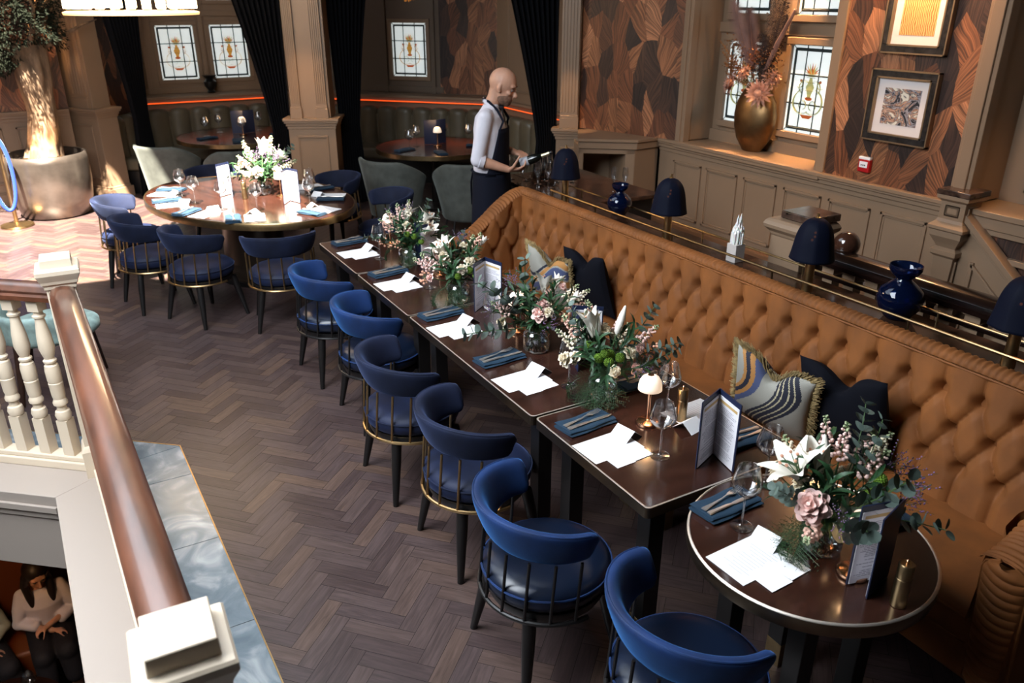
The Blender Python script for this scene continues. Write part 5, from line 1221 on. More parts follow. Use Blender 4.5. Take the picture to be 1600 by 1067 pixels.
# ================================================================ ALCOVE TABLES
for (x, y, r, lab, gl, warmp) in ((2.25, 11.2, .80, 'left alcove', [(-.42, .1), (-.2, .35), (.32, .30), (.50, -.02), (-.02, -.2)], (2.28, 11.45)), (4.15, 9.15, .72, 'right alcove', [(-.40, -.15), (-.2, .1), (.22, .2), (.42, -.1)], (4.05, 9.1))):
    t = thing('round_table', 'round dark table with lit lamp in the ' + lab, 'table', (x, y, 0))
    MB().lathe([(.0001, .71), (r, .71), (r, .748), (.0001, .748)], 64, cap=False).build('tabletop', TABLEW, t, smooth=30)
    MB().lathe([(r - .002, .70), (r + .01, .70), (r + .01, .749), (r - .002, .751)], 64, cap=False).build('edge_band', DBRASS, t, smooth=50)
    MB().lathe([(.30, 0), (.30, .03), (.06, .06), (.05, .68), (.2, .71)], 28).build('pedestal', BLACKW, t)
    for k, (u, v) in enumerate(gl):
        place(g0, x + u, y + v, TZ, 0, 'wine glass on the %s table, %s' % (lab, ['leftmost', 'second from left', 'right of the lamp', 'rightmost', 'in front of the lamp'][k]), 'wine glasses in the ' + lab)
    place(ml, x + .03, y - .02, TZ, 0, 'lit mushroom lamp on the %s table' % lab, 'mushroom lamps in the alcoves')
    menu(x + .08, y + .12, 15, -15 + 180, 'dark menu standing behind the lamp on the %s table' % lab)
    place(np0, x - .45, y - .12, TZ, 20, 'dark napkin left on the %s table' % lab, 'napkins in the alcoves'); place(np0, x - .15, y - .5, TZ, 80, 'dark napkin at the front of the %s table' % lab, 'napkins in the alcoves'); place(np0, x + .45, y - .25, TZ, 150, 'dark napkin right on the %s table' % lab, 'napkins in the alcoves')
    light('alcove_lamp_' + lab[:4], 'POINT', (x + .03, y - .02, TZ + .30), 2.2, WARM, size=.03)
# scalloped banquettes
BANQ = mat('olive_taupe_leather', (.115, .092, .058), .42, var=.15, vscale=4)
def banq(name, M, n, w, label, h=.97, ends=None):
    t = thing(name, label, 'banquette'); t.matrix_world = M
    for i in range(n):
        def fn(u, v):
            x = (u * 2 - 1); b = math.sqrt(max(0, 1 - x * x * .96)); z = .35 + (h - .35 - .055 * (1 - b)) * min(1, v / .85)
            y = .02 + .085 * b - .03 * (z - .35); 
            if v > .85: k = (v - .85) / .15; y -= k * .16; z += .02 * sin(k * pi)
            return (w * i + w / 2 + x * w / 2, y, z)
        MB().grid(fn, 13, 18).build('channel', BANQ, t, smooth=180)
    MB().bx(0, n * w, -.12, .04, 0, h - .10).build('back_frame', BANQ, t, smooth=0)
    mb = MB(); mb.bx(0, n * w, .0, .52, .30, .46); mb.build('seat', BANQ, t, smooth=0, bevel=.04, seg=4); MB().bx(0, n * w, 0, .48, 0, .30).build('base', BLACKW, t, smooth=0)
    return t
banq('banquette', frame((3.25, 12.58), (-1, 0)), 7, .28, 'scalloped olive banquette along the back of the left alcove')
banq('banquette', frame((1.16, 12.50), (-.52, -.85)), 3, .26, 'short angled end of the scalloped banquette beside the left curtain')
banq('banquette', frame(along(3.35, -.2), (-d45.x, -d45.y)), 11, .275, 'dark scalloped banquette behind the waiter')
banq('banquette', frame((5.48, 7.6), (0, 1)), 8, .28, 'scalloped banquette right of the waiter behind the long curtain')
tag(MB().box((0, 0, 0), (.001, .001, .001)).build('x', BANQ), 'x', 'x') if 0 else None
# small dark figurine jar on the sill between the windows
t = thing('sill_urn', 'small dark urn on the sill between the two left windows', 'urn', (2.27, 13.02, 1.12))
MB().lathe([(.05, 0), (.06, .02), (.04, .04), (.085, .10), (.09, .16), (.05, .20), (.11, .25)], 20).build('bowl', BLACKW, t)
# ================================================================ CURTAINS
def curtain(pts_top, pts_bot, zt, zb, label, tie=.35, folds=9, amp=.045, tiez=.95):
    """pts: (x0,y0),(x1,y1) at the top and at the tie height"""
    def fn(u, v):
        z = zb + (zt - zb) * v; k = max(0, min(1, (z - tiez) / (zt - tiez))) ** 1.25
        if z < tiez: k = .18 * (tiez - z) / tiez
        a, b = lerp(pts_bot[0], pts_top[0], k), lerp(pts_bot[1], pts_top[1], k); p = lerp(a, b, u)
        d = Vector((pts_top[1][0] - pts_top[0][0], pts_top[1][1] - pts_top[0][1])).normalized(); f_ = amp * sin(u * folds * 2 * pi + .6 * sin(z * 1.3)) * (.55 + .45 * k)
        return (p[0] - d.y * f_, p[1] + d.x * f_, z)
    mb = MB(); mb.grid(fn, folds * 10 + 1, 24)
    o = mb.build('curtain', BLACKCL, None, smooth=180, solid=.008); tag(o, label, 'curtain', None); return o
curtain([(.62, 11.1), (1.42, 12.0)], [(1.02, 11.55), (1.20, 11.75)], 3.7, .02, 'black velvet curtain tied back left of the left alcove')
curtain([(1.72, 9.9), (2.62, 9.85)], [(2.36, 9.85), (2.56, 9.8)], 3.7, .02, 'black velvet curtain sweeping down to the left side of the central column')
curtain([(2.98, 9.55), (3.85, 9.95)], [(3.12, 9.6), (3.40, 9.75)], 3.7, .02, 'black velvet curtain hanging on the right side of the central column')
curtain([(4.05, 7.75), (4.86, 7.50)], [(4.68, 7.60), (4.88, 7.52)], 3.7, .02, 'black velvet curtain tied to the right pilaster beside the waiter')
# ================================================================ TREE
t = thing('planter_pot', 'large bronze-glazed round pot holding the olive tree', 'planter', (-.07, 11.05, 0))
MB().lathe([(.0001, 0), (.33, 0), (.37, .02), (.43, .20), (.455, .42), (.455, .66), (.445, .735), (.43, .742), (.415, .735), (.42, .66), (.40, .62), (.0001, .62)], 56, cap=False).build('pot', mat('bronze_glaze', (.20, .165, .14), .30, .85, var=.3, vscale=4), t, smooth=60)
MB().lathe([(.0001, .66), (.415, .655), (.42, .62)], 36, cap=False).build('soil', mat('bark_mulch', (.03, .015, .01), .9, bump=1, bscale=40), t)
t = thing('olive_tree', 'old olive tree with gnarled uplit trunk and dark crown in the bronze pot', 'tree', (-.07, 11.05, .64))
def trunk(u, v):
    z = 1.30 * v; a = 2 * pi * u; r = .155 + .06 * math.exp(-z * 5) - .015 * z + .05 * math.exp(-((z - 1.1) / .25) ** 2)
    r *= 1 + .10 * sin(a * 3 + z * 2) + .05 * sin(a * 7 - z * 3) + .18 * noise.noise(Vector((cos(a) * 1.6, sin(a) * 1.6, z * 3)))
    return (.0 + .07 * v + .03 * sin(z * 3) + r * cos(a), r * sin(a), z)
BARK = mat('olive_bark', (.16, .105, .065), .85, var=.5, vscale=9, vstretch=(1.6, 1.6, .5), bump=.9, bscale=22)
mb = MB(); mb.grid(trunk, 48, 60, cu=True); mb.build('trunk', BARK, t, smooth=180)
mb = MB(); rnd = random.Random(21)
for k in range(11):
    a = rnd.uniform(0, 6.28); e = rnd.uniform(.5, 1.3); p = Vector((.06, 0, 1.15)); pts = [p]
    for j in range(4): p = p + Vector((cos(a) * cos(e), sin(a) * cos(e), sin(e))) * .26; a += rnd.uniform(-.4, .4); e -= .12; pts.append(p.copy())
    mb.tube(pts, [.05, .035, .025, .015, .007], 7)
mb.build('branch', BARK, t, smooth=60)
mb = MB(); rnd = random.Random(22)
for k in range(19000):
    while True:
        p = Vector((rnd.uniform(-1, 1), rnd.uniform(-1, 1), rnd.uniform(-1, 1)))
        if .25 < p.length < 1: break
    c = Vector((-.28 + p.x * .90, -.12 + p.y * .55, 1.72 + p.z * .70)); c += Vector((noise.noise(c * 2.2), noise.noise(c * 2.2 + Vector((5, 0, 0))), noise.noise(c * 2.2 + Vector((0, 7, 0))))) * .28
    d = (p.normalized() + Vector((rnd.uniform(-1, 1), rnd.uniform(-1, 1), rnd.uniform(-1.0, .8))) * .9).normalized(); l = rnd.uniform(.035, .06); w = d.cross(Vector((rnd.uniform(-1, 1), rnd.uniform(-1, 1), 1))).normalized() * .0075
    mb.add([c, c + d * l * .5 + w, c + d * l, c + d * l * .5 - w], [(0, 1, 2, 3)], mi=0)
o = mb.build('foliage', mat('olive_leaf', (.008, .011, .006), .85, spec=.15), t, smooth=0); o['kind'] = 'stuff'
for sx, sy in ((-.20, -.27), (.15, -.29)):
    s_ = thing('uplight', 'small spotlight in the pot at the foot of the tree trunk, %s one' % ('left' if sx < 0 else 'right'), 'spotlight', (-.07 + sx, 11.05 + sy, .64), 0, 'pot uplights')
    MB().lathe([(.02, 0), (.02, .03), (.03, .05), (.032, .09), (.026, .091), (.0001, .08)], 14).build('body', BRASS, s_)
    light('pot_uplight', 'SPOT', (-.07 + sx, 11.05 + sy, .76), 22, WARM, target=(-.07, 11.07, 1.1), size=.02, spot=75, blend=.8)
# rope stanchion
t = thing('rope_stanchion', 'brass stanchion with round base and looped blue velvet rope at the far left', 'stanchion', (-.50, 10.62, 0))
MB().lathe([(.0001, 0), (.17, 0), (.175, .01), (.17, .025), (.06, .04), (.022, .05), (.022, .98), (.04, 1.0), (.03, 1.03), (.0001, 1.05)], 36).build('post', BRASS, t)
ROPE = mat('blue_velvet_rope', (.015, .05, .42), .6, sheen=1, sheen_tint=(.3, .4, .9))
mb = MB(); mb.tube([(-.03 + .11 * cos(a) * (1 if 1 else 0), -.05, .62 + .42 * sin(a)) for a in [R(80 - 340 * i / 40) for i in range(41)]], .020, 10); mb.build('rope', ROPE, t)
# chandelier
t = thing('chandelier', 'round crystal chandelier with warm glowing tiers, cut by the top edge', 'chandelier', (.86, 8.15, 2.30))
CHG = mat('lit_crystal', (1, .85, .65), .2, emis=(1.0, .74, .44), estr=12.0)
MB().lathe([(.50, .0), (.545, .0), (.55, .02), (.52, .03), (.50, .02)], 48).build('bottom_ring', mat('warm_lit_metal', (.9, .6, .3), .3, .6, emis=(1, .6, .25), estr=1.6), t)
for k in range(26):
    a = 2 * pi * k / 26; MB().box((.50 * cos(a), .50 * sin(a), .20), (.07, .018, .30), None).build('crystal', CHG, t, smooth=0, bevel=.006).rotation_euler = (0, 0, 0)
light('chandelier_light', 'POINT', (.86, 8.15, 2.62), 32, (1, .66, .34), size=.35)
t = thing('pendant_light', 'dark jewelled pendant at the top edge above the right alcove window', 'pendant', (4.0, 9.3, 2.36)); rnd = random.Random(5)
mb = MB()
for k in range(160):
    a = rnd.uniform(0, 6.28); r_ = .30 * math.sqrt(rnd.random()); mb.sphere((r_ * cos(a), r_ * sin(a), .30 * rnd.random() + .5 * r_), .016, 6, 4, sc=(.6, .6, 1.5))
mb.build('beads', mat('amber_beads', (.30, .12, .03), .1, .3, emis=(1, .35, .06), estr=.25), t); MB().lathe([(.01, .3), (.01, 2.6)], 8).build('rod', BLACKW, t)
# ================================================================ CONSOLE ITEMS
SHADE = mat('navy_silk_shade', (.002, .0035, .012), .7, spec=.15, alpha=.965, sheen=.12, sheen_tint=(.06, .08, .22))
BULB = mat('glowing_filament', (1, .4, .1), .3, emis=(1.0, .32, .08), estr=40)
t = thing('console_lamp', '', 'lamp')
MB().lathe([(.030, 0), (.030, .004), (.028, .05), (.026, .052), (.024, .20), (.022, .235), (.012, .24), (.012, .26)], 28).build('base', BRASS, t)
def shadefn(u, v):
    a = 2 * pi * u; k = v; r = .100 * (1 - .06 * k) * math.sqrt(max(0, 1 - k ** 4.2)) + .016 * (1 - k) ** 3
    r = max(r, .012); r *= 1 - .035 * abs(sin(a * 4)) - 0; return (r * cos(a), r * sin(a), .180 + .222 * k)
mb = MB(); mb.grid(shadefn, 64, 20, cu=True); mb.build('shade', SHADE, t, smooth=60, solid=.002)
MB().lathe([(.016, .398), (.016, .405), (.007, .408), (.007, .425), (.0001, .427)], 14).build('finial', BRASS, t)
cl = t
mb = MB()
for dx, dy, dz in ((0, 0, 0), (.010, .008, .018), (-.01, .006, -.018)): mb.sphere((dx, dy, .30 + dz), .0065, 8, 6)
for k in range(3): pass
mb.build('bulb_glow', BULB, t)
for x, y, l in [(3.385, 5.07, 'navy domed lamp in front of the champagne flutes'), (3.375, 3.85, 'navy domed lamp between the small blue vase and the white crystal'), (3.39, 2.71, 'navy domed lamp in front of the beige newel with marble cap'), (3.39, 1.62, 'navy domed lamp cut by the right edge of the picture')]:
    place(cl, x, y, 1.0, 0, l, 'navy console lamps'); 
    light('console_bulb', 'POINT', (x, y, 1.20), .35, (1, .5, .2), size=.02)
t = thing('blue_glass_vase', '', 'vase')
MB().lathe([(.0001, .0), (.045, 0), (.05, .006), (.082, .05), (.090, .085), (.080, .12), (.045, .150), (.032, .160), (.030, .170), (.050, .185), (.062, .205), (.062, .222), (.059, .222), (.058, .206), (.046, .188), (.027, .172), (.028, .160), (.042, .152), (.076, .120), (.086, .085), (.078, .052), (.045, .012), (.0001, .010)], 40, cap=False).build('body', BGLASS, t, smooth=60)
place(t, 3.50, 4.53, 1.0, 0, 'round cobalt glass vase right of the champagne flutes', 'cobalt vases on the console'); 
dup(t, (3.47, 2.22, 1.0), 0, 'larger cobalt glass vase near the right edge, before the dark handrail', 'cobalt vases on the console', scale=1.22)
t = thing('crystal_cluster', 'white selenite crystal tower on a pale marble block', 'ornament', (3.43, 3.29, 1.0))
SEL = mat('selenite', (.80, .78, .76), .3, sss=.3, var=.1)
MB().box((0, 0, .055), (.075, .075, .11)).build('plinth', mat('pale_marble_block', (.55, .50, .47), .25, var=.2), t, smooth=0, bevel=.003)
mb = MB(); rnd = random.Random(8)
for k in range(26):
    a = k * 2.4; r_ = .034 * math.sqrt((k + .5) / 26); h_ = .165 * (1 - r_ / .042) + .045 + rnd.uniform(-.01, .01); mb.lathe([(.0085, 0), (.009, h_ * .8), (.0001, h_)], 6, TR(r_ * cos(a), r_ * sin(a), .11) @ Matrix.Rotation(rnd.uniform(-.06, .06), 4, 'X'), cap=False)
mb.build('crystals', SEL, t, smooth=0)
t = thing('champagne_flute', '', 'champagne flute')
MB().lathe([(.0001, 0), (.030, 0), (.031, .0015), (.010, .005), (.0035, .012), (.0030, .09), (.006, .105), (.018, .135), (.0255, .165), (.0250, .190), (.0215, .225), (.0207, .225), (.0242, .190), (.0247, .165), (.0172, .137), (.0055, .110), (.0001, .106)], 22, cap=False).build('bowl', GLASS, t, smooth=60)
fpos = [(3.48, 5.70 - .06), (3.42, 5.78), (3.50, 5.64), (3.60, 5.82), (3.46, 5.92), (3.58, 5.98), (3.70, 5.70), (3.72, 5.90), (3.55, 5.50 + .08), (3.66, 6.05), (3.80, 5.80), (3.82, 5.98), (3.78, 5.62), (3.50, 6.10), (3.90, 5.72)]
rowsn = ['front', 'second', 'third', 'back']
NTH = ['leftmost', 'second from the left', 'third from the left', 'fourth from the left', 'fifth from the left', 'sixth from the left', 'seventh from the left', 'middle one', 'seventh from the right', 'sixth from the right', 'fifth from the right', 'fourth from the right', 'third from the right', 'second from the right', 'rightmost']
fpos.sort(key=lambda p: (p[0] * .867 - p[1] * .5) / (p[0] * .5 + p[1] * .867))
for i, (x, y) in enumerate(fpos): place(t, x, y, .965, 0, 'empty champagne flute, %s of the cluster beside the waiter' % NTH[i], 'champagne flutes left of the lamp')
for i, (x, y, l) in enumerate([(3.93, 5.18, 'champagne flute just right of the first navy lamp, left of a pair'), (4.0, 5.12, 'champagne flute just right of the first navy lamp, right of a pair')]): place(t, x, y, .965, 0, l, 'flutes right of the lamp')
# ================================================================ RIGHT NICHE: bronze vase with dried flowers, pictures, call point
t = thing('bronze_vase', 'tall flattened bronze vase on the window sill holding dried flowers', 'vase', (5.60, 5.33, 1.15), R(8))
MB().lathe([(.0001, 0), (.085, 0), (.10, .012), (.17, .11), (.205, .22), (.215, .32), (.195, .43), (.145, .52), (.095, .57), (.085, .575), (.08, .56), (.12, .50), (.0001, .45)], 48, Matrix.Diagonal((.55, 1.0, 1.02, 1)), cap=False).build('body', mat('antique_bronze', (.28, .165, .075), .40, 1.0, var=.35, vscale=5), t, smooth=60)
DRY1 = mat('dried_rust', (.30, .12, .04), .8, var=.4, vscale=20); DRY2 = mat('dried_mauve', (.20, .11, .09), .85, var=.3); DRY3 = mat('dried_dark', (.045, .028, .022), .9); DRY4 = mat('dried_blush', (.42, .22, .16), .7)
t = thing('dried_bouquet', 'large arrangement of dried proteas, palm spears and pampas in the bronze vase', 'dried flowers', (5.60, 5.33, 1.70))
def protea(mb, s=1.0):
    for ring, (n, L, w, ln) in enumerate([(9, .045, .008, .15), (11, .060, .010, .45), (13, .07, .012, .85), (13, .075, .012, 1.25)]):
        for k in range(n): petal(mb, L * s, w * s, .3, ln, 2 * pi * k / n + ring * .3, tip=.6, n=5, curl=.2)
    mb.sphere((0, 0, .02 * s), .026 * s, 12, 8)
def orient(d, p): return TR(*p) @ Vector(d).to_track_quat('Z', 'Y').to_matrix().to_4x4()
for (p, d, s_) in (((-.10, .08, .12), (-1, .2, .7), .9), ((-.12, .20, .03), (-1, .6, .2), 1.25), ((-.12, -.13, -.02), (-1, -.6, .1), 1.35), ((-.04, -.17, .10), (-.6, -1, .6), 1.0)):
    mb = MB(); protea(mb, s_ * 1.25); o = mb.build('protea', DRY4, t, smooth=180); o.matrix_local = orient(d, p)
rnd = random.Random(31)
for k in range(22):
    mb = MB(); a = rnd.uniform(0, 6.28)
    for q in range(80): p = Vector((rnd.gauss(0, .03), rnd.gauss(0, .05), rnd.gauss(0, .03))); dv = Vector((rnd.uniform(-1, 1), rnd.uniform(-1, 1), rnd.uniform(-.6, 1))).normalized() * .022; w = dv.cross(Vector((.3, .5, 1))).normalized() * .008; mb.add([p, p + dv * .5 + w, p + dv, p + dv * .5 - w], [(0, 1, 2, 3)])
    o = mb.build('dried_bloom', DRY1 if k % 3 else DRY3, t, smooth=0); o.location = (-.05 + rnd.uniform(-.07, .08), rnd.uniform(-.24, .28), .07 + rnd.uniform(-.02, .30))
def spear(base, tip_, wd, m, nm, n=26, fluff=False):
    mb = MB(); b, e = Vector(base), Vector(tip_); ax = (e - b); side = Vector((0, ax.z, -ax.y)).normalized()
    mb.tube([b, e], .004, 5)
    for k in range(n):
        c = b + ax * (.25 + .75 * k / n); l = wd * sin(pi * (.15 + .8 * k / n)) ** .7
        for sg in (-1, 1):
            tp = c + side * sg * l + ax.normalized() * l * .9; w = ax.normalized() * .010; mb.add([c - w, tp, c + w], [(0, 1, 2)])
            if fluff:
                for q in range(5): u = c + (tp - c) * (.3 + .15 * q); j = Vector((rnd.uniform(-1, 1), rnd.uniform(-1, 1), rnd.uniform(-1, 1))) * .03; mb.add([u, u + j, u + j * .6 + w], [(0, 1, 2)])
    return mb.build(nm, m, t, smooth=0)
spear((0, .02, -.03), (-.12, .30, .72), .13, DRY2, 'palm_spear', 40); spear((0, .04, -.03), (-.02, .20, .66), .12, DRY2, 'palm_spear', 40)
spear((0, -.02, -.03), (-.08, -.30, .62), .06, DRY3, 'pampas_plume', 30, True); spear((0, -.02, -.03), (.0, -.18, .72), .06, DRY3, 'pampas_plume', 30, True); spear((0, 0, -.03), (.04, -.05, .75), .07, DRY3, 'pampas_plume', 30, True); spear((0, 0, -.03), (-.1, -.10, .45), .08, DRY3, 'pampas_plume', 30, True)
for k in range(4): spear((0, .03, -.02), (-.10, .32 + .04 * k, .12 + .09 * k), .035, DRY1, 'dried_sprig', 14)
t_ = mb = MB(); mb.tube([(-.05, -.05, .05), (-.12, -.26, .38), (-.13, -.42, .66)], [.014, .022, .012], 8); mb.build('driftwood_twist', DRY2, t)
def picture(name, y, z, w, h, art, label, x=XR - .006, tilt=0):
    t = thing(name, label, 'picture', (x, y, z)); t.rotation_euler = (0, 0, 0)
    M = frame((0, 0), (0, -1)) @ Matrix.Diagonal((1, -1, 1, 1)) if 0 else frame((0, w), (0, -1)) @ Matrix.Diagonal((1, -1, 1, 1))
    M = Matrix.Translation((0, 0, 0)) @ frame((0, 0), (0, 1))
    fw = .055; mb = MB()
    for a, b, c, d in ((0, w, 0, fw), (0, w, h - fw, h), (0, fw, fw, h - fw), (w - fw, w, fw, h - fw)): mb.bx(a, b, 0, .035, c, d, M)
    mb.build('frame', mat('distressed_black_frame', (.006, .005, .006), .35, var=.8, vscale=25, color2=(.030, .026, .026)), t, smooth=0, bevel=.003)
    mb = MB()
    for e0, e1, dd in ((-.004, .006, .030), (fw - .008, fw + .004, .028)):
        for a, b, c, d in ((e0, w - e0, e0, e1), (e0, w - e0, h - e1, h - e0), (e0, e1, e0, h - e0), (w - e1, w - e0, e0, h - e0)): mb.bx(a, b, .0, dd + .010, c, d, M)
    mb.build('gilt_edge', mat('gilt_edge', (.30, .21, .13), .4, .8), t, smooth=0)
    MB().bx(fw, w - fw, 0, .012, fw, h - fw, M).build('mount', mat('picture_mount', (.74, .68, .66), .7), t, smooth=0)
    a = .16 * w; mb = MB(); mb.bx(fw + a * .75, w - fw - a * .75, .012, .0135, fw + a * .8, h - fw - a * .8, M); 
    mb.uv = [[((M.inverted() @ Vector(mb.v[i])).x / w, (M.inverted() @ Vector(mb.v[i])).z / w) for i in f] for f in mb.f]
    mb.build('artwork', art, t, smooth=0); return t
def art1():
    m = bpy.data.materials.new('abstract_marbled_print'); m.use_nodes = True; N, L = nodes(m); b = N['Principled BSDF']
    uv = N.new('ShaderNodeUVMap'); uv.uv_map = 'uv'; n = N.new('ShaderNodeTexNoise'); n.inputs['Scale'].default_value = 3.2; n.inputs['Detail'].default_value = 3; n.inputs['Distortion'].default_value = 3.5; L.new(uv.outputs[0], n.inputs[0])
    r = N.new('ShaderNodeValToRGB'); L.new(n.outputs[0], r.inputs[0]); e = r.color_ramp.elements; e[0].position = .38; e[0].color = (.01, .01, .015, 1); e[1].position = .62; e[1].color = (.75, .70, .60, 1)
    for p, c in ((.43, (.4, .38, .42)), (.46, (.04, .03, .04)), (.50, (.42, .22, .14)), (.53, (.6, .4, .3)), (.56, (.03, .02, .03))): x = e.new(p); x.color = (*c, 1)
    L.new(r.outputs[0], b.inputs['Base Color']); return m
def art2():
    m = bpy.data.materials.new('abstract_golden_strands'); m.use_nodes = True; N, L = nodes(m); b = N['Principled BSDF']
    uv = N.new('ShaderNodeUVMap'); uv.uv_map = 'uv'; n = N.new('ShaderNodeTexWave'); n.inputs['Scale'].default_value = 11; n.inputs['Distortion'].default_value = 7; n.inputs['Detail'].default_value = 2; n.inputs['Detail Scale'].default_value = .6; L.new(uv.outputs[0], n.inputs[0])
    r = N.new('ShaderNodeValToRGB'); L.new(n.outputs[0], r.inputs[0]); e = r.color_ramp.elements; e[0].position = .15; e[0].color = (.28, .10, .02, 1); e[1].position = .6; e[1].color = (.80, .46, .17, 1)
    L.new(r.outputs[0], b.inputs['Base Color']); return m
picture('framed_picture', 3.48, 1.475, .53, .50, art1(), 'framed abstract print in black, white and brown, lower of the two pictures')
picture('framed_picture', 3.48, 2.09, .50, .62, art2(), 'framed golden strand artwork lit from above, upper of the two pictures')
t = thing('fire_call_point', 'small red and white fire alarm call point under the pictures', 'alarm', (XR, 3.95, 1.275))
MB().box((-.02, 0, 0), (.04, .10, .10)).build('body', mat('alarm_red', (.45, .012, .015), .35), t, smooth=0, bevel=.008)
MB().box((-.041, 0, .008), (.003, .07, .045)).build('plate', WHITE, t, smooth=0); mb = MB(); MB().box((-.025, 0, .055), (.03, .10, .02)).build('top_cover', WHITE, t, smooth=0, bevel=.003)
for k in (-1, 0, 1): mb.box((-.044, k * .015, .004), (.002, .009, .009))
mb.build('markings', BLACKW, t, smooth=0)
light('wall_washer', 'SPOT', (4.2, 4.4, 3.6), 120, (1, .60, .30), target=(5.4, 5.0, .7), size=.05, spot=46, blend=1.0)
light('wall_washer', 'SPOT', (4.3, 3.2, 3.6), 60, (1, .60, .30), target=(5.4, 3.6, 1.2), size=.05, spot=46, blend=1.0)
# accent lamps (recessed spots, picture light), plus an added spot for sun bounce
light('picture_light', 'AREA', (5.18, 3.73, 2.95), 30, (1, .56, .26), target=(5.42, 3.73, 2.2), size=.3, size_y=.08)
light('niche_spot', 'SPOT', (5.50, 5.05, 3.5), 800, (1, .55, .24), target=(5.58, 5.1, 1.15), size=.03, spot=34, blend=.7)
light('far_niche_spot', 'SPOT', (5.52, 2.4, 3.3), 90, (1, .55, .24), target=(5.55, 2.6, 1.15), size=.03, spot=40, blend=.7)
light('column_spot_right', 'SPOT', (4.55, 6.95, 2.9), 110, WARM, target=(4.86, 7.25, 1.1), size=.02, spot=22, blend=.6)
light('column_spot_centre', 'SPOT', (2.45, 8.95, 2.9), 130, WARM, target=(2.66, 9.38, .9), size=.03, spot=32, blend=.8)
light('column_spot_left', 'SPOT', (.05, 11.0, 3.2), 260, WARM, target=(.45, 11.6, .8), size=.03, spot=44, blend=.8)  # added spot in place of sunlight bounced onto the left pedestal
# ================================================================ PEOPLE
SKIN = mat('skin', (.50, .27, .18), .5, sss=.15, var=.12, vscale=12); SHIRT = mat('white_cotton_shirt', (.62, .60, .66), .8, bump=.9, bscale=9); APRON = mat('navy_denim_apron', (.005, .006, .013), .9, spec=.2)
TROU = mat('black_trousers', (.008, .008, .012), .8); HAIR = mat('dark_hair', (.012, .007, .005), .5); STUB = mat('dark_beard', (.16, .085, .055), .85, var=.4, vscale=60); EYEW = mat('eye_white', (.22, .18, .16), .3)
def vox(mb, name, m, parent, size=.008, sm=6):
    o = mb.build(name, m, parent, smooth=180)
    md = o.modifiers.new('r', 'REMESH'); md.mode = 'VOXEL'; md.voxel_size = size; md.use_smooth_shade = True
    md = o.modifiers.new('s', 'SMOOTH'); md.iterations = sm; md.factor = .5
    return o
def limb(mb, pts, rad, n=14, ell=None):
    mb.tube(pts, rad, n, ell=ell)
    for p, r in zip(pts, rad): mb.sphere(p, r * .99, n, 8)
def loft(mb, secs, n=24):
    """secs: (cx, cy, z, rx, ry)"""
    vs = [(cx + rx * cos(2 * pi * i / n), cy + ry * sin(2 * pi * i / n), z) for cx, cy, z, rx, ry in secs for i in range(n)]; k = len(secs)
    mb.add(vs, [(j * n + i, j * n + (i + 1) % n, (j + 1) * n + (i + 1) % n, (j + 1) * n + i) for j in range(k - 1) for i in range(n)] + [tuple(range(n - 1, -1, -1)), tuple((k - 1) * n + i for i in range(n))])
def head(mb, c, pitch, yaw=0):
    """ellipsoid skull, jaw, nose, ears, lips; returns matrix of the head frame"""
    M = TR(*c) @ Matrix.Rotation(yaw, 4, 'Z') @ Matrix.Rotation(pitch, 4, 'Y') @ Matrix.Scale(1.07, 4)
    mb.sphere((-.010, 0, .028), .093, 20, 14, M, sc=(1.05, .83, 1.0)); mb.sphere((.018, 0, -.035), .070, 18, 12, M, sc=(1.0, .80, 1.15)); mb.sphere((.052, 0, -.085), .030, 12, 8, M, sc=(1, 1.15, .8))
    mb.tube([(.086, 0, .015), (.100, 0, -.012), (.113, 0, -.030)], [.008, .011, .013], 10, M); mb.sphere((.112, 0, -.032), .012, 10, 8, M); mb.sphere((.102, .010, -.034), .009, 8, 6, M); mb.sphere((.102, -.010, -.034), .009, 8, 6, M)
    for s in (-1, 1):
        mb.tube([(.080, s * .012, .030), (.084, s * .032, .033), (.068, s * .052, .026)], [.009, .010, .009], 8, M)
        mb.sphere((.062, s * .045, -.020), .020, 10, 8, M, sc=(1, .8, .8)); mb.sphere((-.008, s * .078, -.008), .026, 12, 8, M, sc=(.55, .32, 1.15)); mb.sphere((.000, s * .074, -.030), .012, 8, 6, M)
    mb.tube([(.082, -.022, -.058), (.096, 0, -.056), (.082, .022, -.058)], [.005, .008, .005], 8, M); mb.tube([(.080, -.018, -.068), (.092, 0, -.069), (.080, .018, -.068)], [.005, .008, .005], 8, M)
    return M
def hand(mb, w, d, palm_n, side, curl=1.0, s=1.0):
    """w wrist, d pointing direction, palm_n normal out of the palm, side = thumb direction"""
    d, pn = Vector(d).normalized(), Vector(palm_n).normalized(); sd = Vector(side).normalized(); w = Vector(w)
    for k in (-.55, -.18, .18, .55): limb(mb, [w + d * .005, w + d * .045 * s + sd * .035 * s * k, w + d * .085 * s + sd * .040 * s * k], [.017 * s, .015 * s, .012 * s], 10)
    for i, (k, L) in enumerate(((.95, .070), (.34, .078), (-.32, .072), (-.92, .056))):
        p = w + d * .088 * s + sd * .037 * s * k; pts = [p]; a = 0
        for seg, f in enumerate((.45, .32, .23)):
            a += curl * (.55, .75, .55)[seg]; v = d * cos(a) + pn * sin(a); p = p + v * L * f * s * 1.15; pts.append(p)
        limb(mb, pts, [.0098 * s, .0090 * s, .0084 * s, .0072 * s], 8)
    p = w + d * .025 * s + sd * .030 * s; pts = [p, p + (d * .55 + sd * .75 + pn * .2) * .032 * s, p + (d * .75 + sd * .85 + pn * .7) * .055 * s, p + (d * 1.0 + sd * .7 + pn * 1.25) * .062 * s]
    limb(mb, pts, [.015 * s, .012 * s, .0105 * s, .0088 * s], 8)
